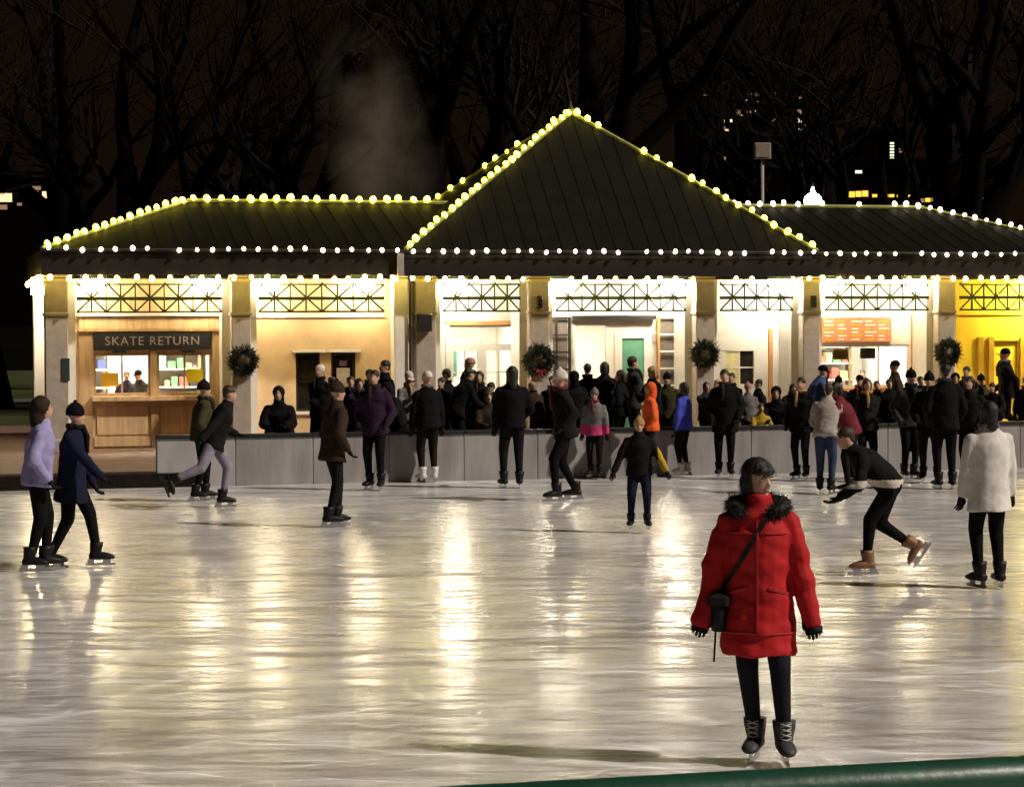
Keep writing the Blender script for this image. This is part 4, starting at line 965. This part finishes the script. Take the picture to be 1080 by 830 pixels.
# -------- behind the wall
def bench(px, yl, wd, label):
    p = on_row(px, 440, yl); t = thing('bench', label, 'bench', (p.x, p.y, G), A, 'benches behind the rink wall')
    for i in range(3): MB().cbox(-wd / 2, wd / 2, -.20 + i * .14, -.08 + i * .14, .415, .45, .008).build('slat', M_wood, t)
    for s in (-1, 1): MB().box(s * (wd / 2 - .15) - .03, s * (wd / 2 - .15) + .03, -.18, .20, 0, .413).build('leg', M_iron, t)
bench(294, -5.95, 1.4, 'wooden bench under the seated person left of the two dark windows')
bench(812, -6.0, 1.5, 'wooden bench under the two seated people right of the main doors')
onlooker(294, 408, -5.8, 178, 'sit', BK, BK, 'bulky seated person in a black hooded coat left of the two dark windows', seat=1, hat='hood', hatcol=BK, puff=1.5)
onlooker(338, 386, -5.0, 150, 'crossed', BK, BK, 'person with white hair and black coat in front of the left dark window', hair=(H_wh, 0), puff=1.15)
onlooker(390, 391, -4.4, 190, 'pockets', BK2, BK, 'person in black in front of the stucco wall right of the notice window', hair=(H_dk, 0), puff=1.1)
onlooker(407, 381, -5.0, 120, 'stand', BK, BK, 'tall person in black beside the twin white columns', hair=(H_dk, 0))
onlooker(431, 394, -5.6, -150, 'phone', GY, BK2, 'person in a grey jacket and pale cap below the twin white columns', hat='cap', hatcol=CR)
onlooker(449, 396, -4.6, 200, 'crossed', YG, BK2, 'person in a mustard jacket behind the skater with the cream cap', hair=(H_br, 0))
onlooker(483, 386, -5.8, -60, 'leanfwd', BK, BK, 'broad person in black leaning over the wall left of the glazed doors', hair=(H_dk, 0), puff=1.25)
onlooker(497, 379, -4.4, 100, 'stand2', BK2, BK, 'person in dark clothes with a rosy cap before the glazed white doors', hat='cap', hatcol=RO)
onlooker(567, 402, -5.2, 30, 'leanfwd', BR, BK2, 'stooping person in brown under the bow wreath', hair=(H_bl, 0))
onlooker(620, 385, -4.0, 5, 'pockets', BK, BK, 'left of two people in black seen from behind before the main doors', hair=(H_dk, 0), coat_len=.1)
onlooker(638, 383, -4.2, -8, 'pockets', BK2, BK, 'right of two people in black seen from behind before the main doors', hair=(H_dk, .06), coat_len=.1)
onlooker(667, 377, -4.6, -70, 'crossed', CH, BK, 'person in charcoal in front of the teal door', hair=(H_dk, 0))
onlooker(689, 388, -5.6, 120, 'phone', BK, BK2, 'fair haired person in black before the pale trellis', hair=(H_bl, .08))
onlooker(757, 402, -4.0, 130, 'pockets', RD, BK2, 'person in a bright red jacket half hidden behind the wreath column', hair=(H_bl, 0))
onlooker(772, 395, -5.8, 160, 'crossed', BK, BK, 'person in black at the wall left of the paned window', hair=(H_dk, 0), puff=1.15)
onlooker(789, 407, -5.3, 185, 'pockets', GY, BK, 'person in grey with rosy hat below the paned window', hat='beanie', hatcol=RO)
onlooker(819, 408, -5.8, 170, 'sit', BK, BK, 'seated person in a black hooded coat right of the paned window', seat=1, hat='hood', hatcol=BK, puff=1.3)
onlooker(803, 425, -6.0, 190, 'sit', YG, BK2, 'seated child in a mustard jacket beside the black hooded coat', seat=1, hair=(H_br, 0))
onlooker(856, 384, -5.6, -75, 'leanfwd', cloth('slate_blue', (.05, .075, .19)), JN, 'man in a slate blue jacket and dark cap leaning at the snack counter column', hat='cap', hatcol=BK, puff=1.1)
onlooker(945, 382, -4.4, 85, 'pockets', BR, BK, 'man in a brown jacket and cap walking before the snack counter', hat='cap', hatcol=BK, puff=1.1)
onlooker(971, 399, -4.2, -160, 'stand', BK2, BK, 'short person in black left of the rightmost wreath column', hair=(H_dk, 0))
onlooker(1020, 388, -4.8, 150, 'crossed', BK, BK, 'person in black right of the rightmost wreath', hair=(H_dk, 0), puff=1.15)
onlooker(1035, 398, -5.4, 200, 'pockets', OL, BK2, 'person in olive beside the walking man', hat='beanie', hatcol=BK)
onlooker(1062, 367, -1.6, 80, 'walk', BK, BK, 'man in black striding past the yellow wall with a peaked cap', hat='cap', hatcol=BK, coat_len=.06)
onlooker(1082, 400, -4.6, 170, 'stand', BK, BK, 'person in black cut by the right edge of the photo', hair=(H_dk, 0))
onlooker(134, 393, 2.3, 185, 'stand2', PU, BK, 'attendant in plum behind the left skate return window', hair=(H_br, 0))
onlooker(153, 389, 2.1, 150, 'leanfwd', CH, BK, 'attendant in charcoal behind the middle of the skate return counter', hat='cap', hatcol=BK2)
onlooker(910, 392, 2.6, 180, 'stand2', CR, BK2, 'attendant in cream inside the snack counter', hair=(H_dk, 0))

skater(846, 507, 1.60, 150, 'pockets', BK, BK, 'skater in black at the wall left of the beige jacket', hair=(H_dk, 0), puff=1.2, coat_len=.1)
skater(915, 508, 1.58, 190, 'crossed', BK2, BK, 'skater in a sooty jacket with fur brown hair behind the maroon jacket', hair=(H_br, .05), puff=1.2)
skater(981, 509, 1.66, 170, 'stand2', BK, BK2, 'skater in black between charcoal jacket and tall black skater', hat='beanie', hatcol=BK2, puff=1.2, coat_len=.08)
skater(1024, 510, 1.62, 150, 'pockets', BK2, BK, 'skater in sooty coat behind the long white coat', hair=(H_dk, .05), puff=1.25, coat_len=.12)
onlooker(370, 399, -5.6, 190, 'pockets', BK, BK, 'short person in black between the brown coat and plum coat skaters', hair=(H_dk, 0), puff=1.2)
onlooker(466, 400, -5.4, 150, 'crossed', BK2, BK, 'person in soot black right of the skater with the cream cap', hair=(H_dk, 0), puff=1.2)
onlooker(515, 412, -5.9, 200, 'sit', BR, BK, 'seated person in brown left of the long haired skater', seat=1, hair=(H_br, 0), puff=1.2)
onlooker(583, 398, -5.0, 160, 'pockets', BK, BK, 'person in black behind the tall skater with grey cap', hair=(H_br, 0), puff=1.15)
onlooker(704, 396, -5.2, 170, 'pockets', OL, BK, 'person in olive before the pale trellis beside the fair haired person', hat='beanie', hatcol=BK)
onlooker(745, 405, -5.4, 200, 'crossed', CH, BK, 'person in charcoal under the wreath right of the main doors', hair=(H_dk, .05), puff=1.15)
onlooker(885, 400, -5.0, 20, 'pockets', BK, BK, 'person in black facing the snack counter below the menu board', hat='beanie', hatcol=BK, puff=1.2)
onlooker(925, 404, -5.6, 180, 'crossed', BK2, BK, 'person in soot black leaning by the snack counter front', hair=(H_br, 0), puff=1.25)
onlooker(990, 402, -5.6, 160, 'pockets', BK, BK, 'person in black below the rightmost wreath left side', hair=(H_dk, 0), puff=1.25)
bench(515, -6.05, 1.2, 'wooden bench under the seated person left of the long haired skater')

def dark(px, yt, yl, hd, pose, coat, label, **kw): onlooker(px, yt, yl, hd, pose, coat, BK, label, **kw)
dark(357, 396, -4.2, 40, 'leanfwd', BK, 'stooping person in black between the two dark windows', hair=(H_dk, 0), puff=1.25)
dark(379, 401, -5.9, 200, 'crossed', PU, 'short person in plum pressed against the wall beside the plum coat skater', hair=(H_dk, .08), puff=1.25)
dark(418, 403, -5.9, 130, 'leanfwd', BK2, 'short stooping person in soot below the left of the twin columns', hat='hood', hatcol=BK2, puff=1.3)
dark(472, 391, -4.9, 60, 'phone', BK, 'person in black with raised hands left of the leaning broad person', hair=(H_br, 0), puff=1.2)
dark(506, 393, -5.5, 170, 'crossed', BK, 'person in black right of the rosy cap', hair=(H_dk, .08), puff=1.3)
dark(528, 402, -5.7, 120, 'leanfwd', BK2, 'stooping person in soot left of the long haired skater', hair=(H_dk, 0), puff=1.25)
dark(606, 394, -5.6, 10, 'pockets', BK, 'person in black right of the tall skater with grey cap', hat='hood', hatcol=BK, puff=1.3)
dark(655, 392, -5.4, 70, 'pockets', BK, 'person in black left of the charcoal coat at the teal door', hair=(H_br, .06), puff=1.25)
dark(801, 402, -4.6, 100, 'pockets', BK, 'person in black standing behind the seated child in mustard', hair=(H_dk, 0), puff=1.3)
dark(832, 404, -5.2, 200, 'leanfwd', BK2, 'stooping person in soot at the right cafe table', hair=(H_dk, .05), puff=1.3)
dark(870, 394, -4.4, -60, 'phone', BK, 'person in black at the left end of the snack counter', hat='hood', hatcol=BK, puff=1.25)
dark(907, 398, -5.7, 160, 'pockets', BK, 'person in black right of the maroon jacket skater', hat='cap', hatcol=BK, puff=1.35)
dark(938, 402, -5.8, 190, 'crossed', BK, 'broad person in black below the man in the brown jacket', hair=(H_dk, 0), puff=1.4)
dark(1008, 396, -5.8, 175, 'pockets', BK, 'broad person in black beside the rightmost wreath column', hat='hood', hatcol=BK, puff=1.4)
dark(1050, 403, -5.8, 150, 'leanfwd', BK2, 'stooping person in soot below the walking man', hair=(H_dk, 0), puff=1.35)

# -------- the woman in the red parka
M_parka = mat('parka_red', (.42, .013, .015), .72, .12, 5, .15, bscale=16, spec=.2)
wp = ground(802, 807)
wm = person('woman in a puffy red parka with black furry collar and black leggings in the foreground', wp, 1.66, 172, 'stand', M_parka, cloth('legging', (.010, .010, .014), .7), boots='grey', hair=None, skates=True, coat_len=.285, puff=1.17, look=46, voxel=.0105, slim=1.0, fold=.015, nod=.12, leg=.88, flare=.5, sleeve=.085,
            extra=dict(al=(-.155, .05), ar=(.025, -.04), wl=(-.33, .05, .80), wr=(.35, .06, .80), lean=.05))
k = wm['k']; t = wm['root']; hv = wm['hv']; HM = wm['HM']; U, F, X = wm['U'], wm['F'], Vector((1, 0, 0))
# hair: bob with a fringe, turned with the head
hb = MB()
hb.ell(hv(0, -.014, .034), (.088 * k, .108 * k, .096 * k), HM, 24, 16)
hb.ell(hv(0, -.030, -.030), (.092 * k, .086 * k, .105 * k), HM, 24, 16)
hb.ell(hv(0, .050, .058), (.060 * k, .052 * k, .040 * k), HM, 16, 10)
hm_ = remeshed(hb, .0068, 4); hm_.name = 'hair'; hm_.materials.append(H_dk)
for v in hm_.vertices:
    q = HM.transposed() @ (v.co - wm['head']); a = math.atan2(q.x, q.y + .02)
    v.co += v.normal * (.0055 * noise.noise(Vector((a * 7, q.z * 4, 1))) + .0035 * noise.noise(Vector((a * 22, q.z * 7, 4))))
bm = bmesh.new(); bm.from_mesh(hm_); HT = HM.transposed(); dl = []
for f in bm.faces:
    q = (HT @ (f.calc_center_median() - wm['head'])) / k
    jag = .010 * noise.noise(Vector((q.x * 70, 0, 2)))
    if (q.y > .022 and q.z < .036 + jag + .25 * q.x * q.x) or q.z < -.112 + 2 * jag: dl.append(f)
bmesh.ops.delete(bm, geom=dl, context='FACES'); bm.to_mesh(hm_); bm.free()
link('hair', hm_, t)
sb = MB(); rh = random.Random(8); hvs = [v for v in hm_.vertices]
for i in range(420):
    v = rh.choice(hvs); q = (HT @ (v.co - wm['head'])) / k
    L_ = rh.uniform(.03, .07); dn = (Vector((0, 0, -1)) - v.normal * v.normal.dot(Vector((0, 0, -1)))); 
    if dn.length < .2 or (q.y > .03 and q.z < .06): continue
    dn.normalize(); p0 = v.co + v.normal * .001; p1 = p0 + dn * L_ * .5 + v.normal * rh.uniform(.002, .007); p2 = p0 + dn * L_ + v.normal * rh.uniform(.0, .012)
    s_ = v.normal.cross(dn).normalized() * .0016
    sb.add([p0 - s_, p0 + s_, p1 + s_, p1 - s_, p2], [(0, 1, 2, 3), (3, 2, 4)])
sb.build('loose_strands', H_dk, t)
M_eye = mat('eye_white', (.7, .68, .65), .3, .02, 5); M_iris = mat('iris_dark', (.02, .012, .008), .25, .1, 5); M_lip = mat('lip', (.42, .13, .12), .45, .1, 9)
for s in (-1, 1):
    e = MB().ell(hv(s * .031, .074, .006), (.013 * k, .010 * k, .0085 * k), HM, 10, 7).build('eye', M_eye, t, True)
    MB().ell(hv(s * .031, .0835, .006), (.006 * k, .0035 * k, .006 * k), HM, 8, 6).build('iris', M_iris, e, True)
    MB().tube([tuple(hv(s * .015, .090, .026)), tuple(hv(s * .032, .090, .030)), tuple(hv(s * .048, .078, .024))], .0032 * k, 6).build('eyebrow', H_dk, t)
MB().tube([tuple(hv(-.024, .080, -.056)), tuple(hv(-.010, .090, -.053)), tuple(hv(0, .0915, -.055)), tuple(hv(.010, .090, -.053)), tuple(hv(.024, .080, -.056))], [.002 * k, .0055 * k, .006 * k, .0055 * k, .002 * k], 8).build('mouth', M_lip, t, True)
# white laces on her grey boots
M_lace = mat('lace', (.5, .48, .46), .8, .1, 9)
for o in [c_ for c_ in t.children if c_.name.startswith('skate')]:
    for i in range(5):
        z_ = .085 - i * .030; y_ = .066 - .0 * i if i < 4 else .075
        for s in (-1, 1): MB().tube([(-s * .030, y_ - .012 + i * .001, z_ + .010), (0, y_ + .004, z_), (s * .030, y_ - .012 + i * .001, z_ - .010)], .0042, 5).build('lace', M_lace, o)
# furry collar
M_fur = mat('fur_dark', (.013, .009, .007), .8, .4, 30)
fb = MB(); rr = random.Random(3); nk = wm['neck'] - U * .03 * k
path = []
for i in range(33):
    a = R(128) + R(284) * i / 32.0
    path.append(nk + X * math.cos(a) * .150 * k + F * (math.sin(a) * .125 + .012) * k + U * (.012 - .040 * max(0, math.sin(a)) ) * k)
fb.tube([tuple(p) for p in path], [.052 * k * (.55 + .45 * math.sin(math.pi * min(1, max(0, i / 32.0)) ) ** .4) for i in range(33)], 8)
for i in range(5200):
    f_ = rr.uniform(0, 31.99); j = int(f_); c_ = path[j].lerp(path[j + 1], f_ - j)
    d = Vector((rr.gauss(0, 1), rr.gauss(0, 1), rr.gauss(0, 1))).normalized()
    p = c_ + d * .034 * k; q = c_ + d * rr.uniform(.058, .082) * k + Vector((rr.uniform(-.012, .012), rr.uniform(-.012, .012), rr.uniform(-.02, .005)))
    sd_ = (q - p).cross(Vector((rr.random(), rr.random(), rr.random()))).normalized() * .0022
    fb.add([p - sd_, p + sd_, q], [(0, 1, 2)])
fb.build('fur_collar', M_fur, t)
# parka details laid on the surface of the coat
from mathutils.bvhtree import BVHTree
cme = wm['coat'].data; bvh = BVHTree.FromPolygons([v.co.copy() for v in cme.vertices], [tuple(p_.vertices) for p_ in cme.polygons])
def on_coat(x, z, off=.004, side=1):
    h = bvh.ray_cast(Vector((x, side * .9, z)), Vector((0, -side, 0)))
    return (h[0] + h[1] * off) if h[0] else None
def strip(pts, wd, name, m, parent, off=.004, th=.006):
    ps = [on_coat(x, z, off) for x, z in pts]; ps = [p for p in ps if p]
    rings = []
    for i, p in enumerate(ps):
        d = (ps[min(i + 1, len(ps) - 1)] - ps[max(i - 1, 0)]).normalized(); s_ = d.cross(Vector((0, 1, 0))).normalized() * wd / 2; n_ = Vector((0, th, 0))
        rings.append([tuple(p - s_ - n_), tuple(p + s_ - n_), tuple(p + s_ + n_), tuple(p - s_ + n_)])
    if len(rings) > 1: MB().rings(rings).build(name, m, parent)
M_parkad = mat('parka_seam', (.40, .012, .013), .6, .1, 9); M_strap = cloth('strap', (.012, .010, .010), .6)
zt, zb = wm['neck'].z - .10 * k, wm['pel'].z - .20 * k
strip([(0, zt + (zb - zt) * i / 24) for i in range(25)], .012, 'placket', M_parkad, wm['coat'])
for s in (-1, 1):
    strip([(s * (.06 + .012 * i), wm['pel'].z + .055 - .004 * i) for i in range(10)], .014, 'pocket_flap', M_parkad, wm['coat'])
    strip([(s * (.015 + .016 * i), wm['sh'].z - .11 * k + .0 * i) for i in range(10)], .006, 'yoke_seam', M_parkad, wm['coat'])
strip([(-.20 + .40 * i / 28, zb - .012) for i in range(29)], .010, 'hem_seam', M_parkad, wm['coat'])
# cuffs
for w_, e_ in ((wm['wL'], wm['elL']), (wm['wR'], wm['elR'])):
    d = (w_ - e_).normalized()
    MB().tube([tuple(w_ + d * .085), tuple(w_ + d * .125)], [.052, .048], 12).build('cuff', M_strap, wm['coat'], True)
# the shoulder bag is a thing of its own, hung on a strap across the chest
bag = thing('shoulder_bag', 'black shoulder bag on a strap across the red parka', 'bag', (wp.x, wp.y, 0), R(172))
M_bag = cloth('bag', (.013, .012, .012), .5)
bx = .235 * k; bz = wm['pel'].z - .07 * k
b_ = MB(); b_.loft([(Vector((bx, .03, bz - .13)), Vector((.02, .0, 0)), Vector((0, .07, 0))), (Vector((bx, .03, bz - .125)), Vector((.045, 0, 0)), Vector((0, .10, 0))), (Vector((bx, .03, bz)), Vector((.055, 0, 0)), Vector((0, .115, 0))), (Vector((bx, .03, bz + .09)), Vector((.045, 0, 0)), Vector((0, .10, 0))), (Vector((bx, .03, bz + .10)), Vector((.02, 0, 0)), Vector((0, .07, 0)))], 14)
b_.build('pouch', M_bag, bag, True)
MB().cbox(bx - .06, bx + .062, .03 - .08, .03 + .12, bz + .02, bz + .085, .02).build('flap', M_bag, bag)
MB().tube([(bx + .02, .05, bz - .12), (bx + .03, .06, bz - .30)], .006, 6).build('hanging_strap', M_bag, bag)
sx0, sz0 = -.085 * k, wm['sh'].z + .03 * k; sx1, sz1 = .20 * k, bz + .12
ps = []
for i in range(25):
    f_ = i / 24; q = on_coat(sx0 + (sx1 - sx0) * f_, sz0 + (sz1 - sz0) * f_, .006)
    if q: ps.append(q)
ps.append(Vector((bx, .06, bz + .09)))
rings = []
for i, p in enumerate(ps):
    d = (ps[min(i + 1, len(ps) - 1)] - ps[max(i - 1, 0)]).normalized(); s_ = d.cross(Vector((0, 1, 0))).normalized() * .013; n_ = Vector((0, .004, 0))
    rings.append([tuple(p - s_ - n_), tuple(p + s_ - n_), tuple(p + s_ + n_), tuple(p - s_ + n_)])
MB().rings(rings).build('strap', M_bag, bag)
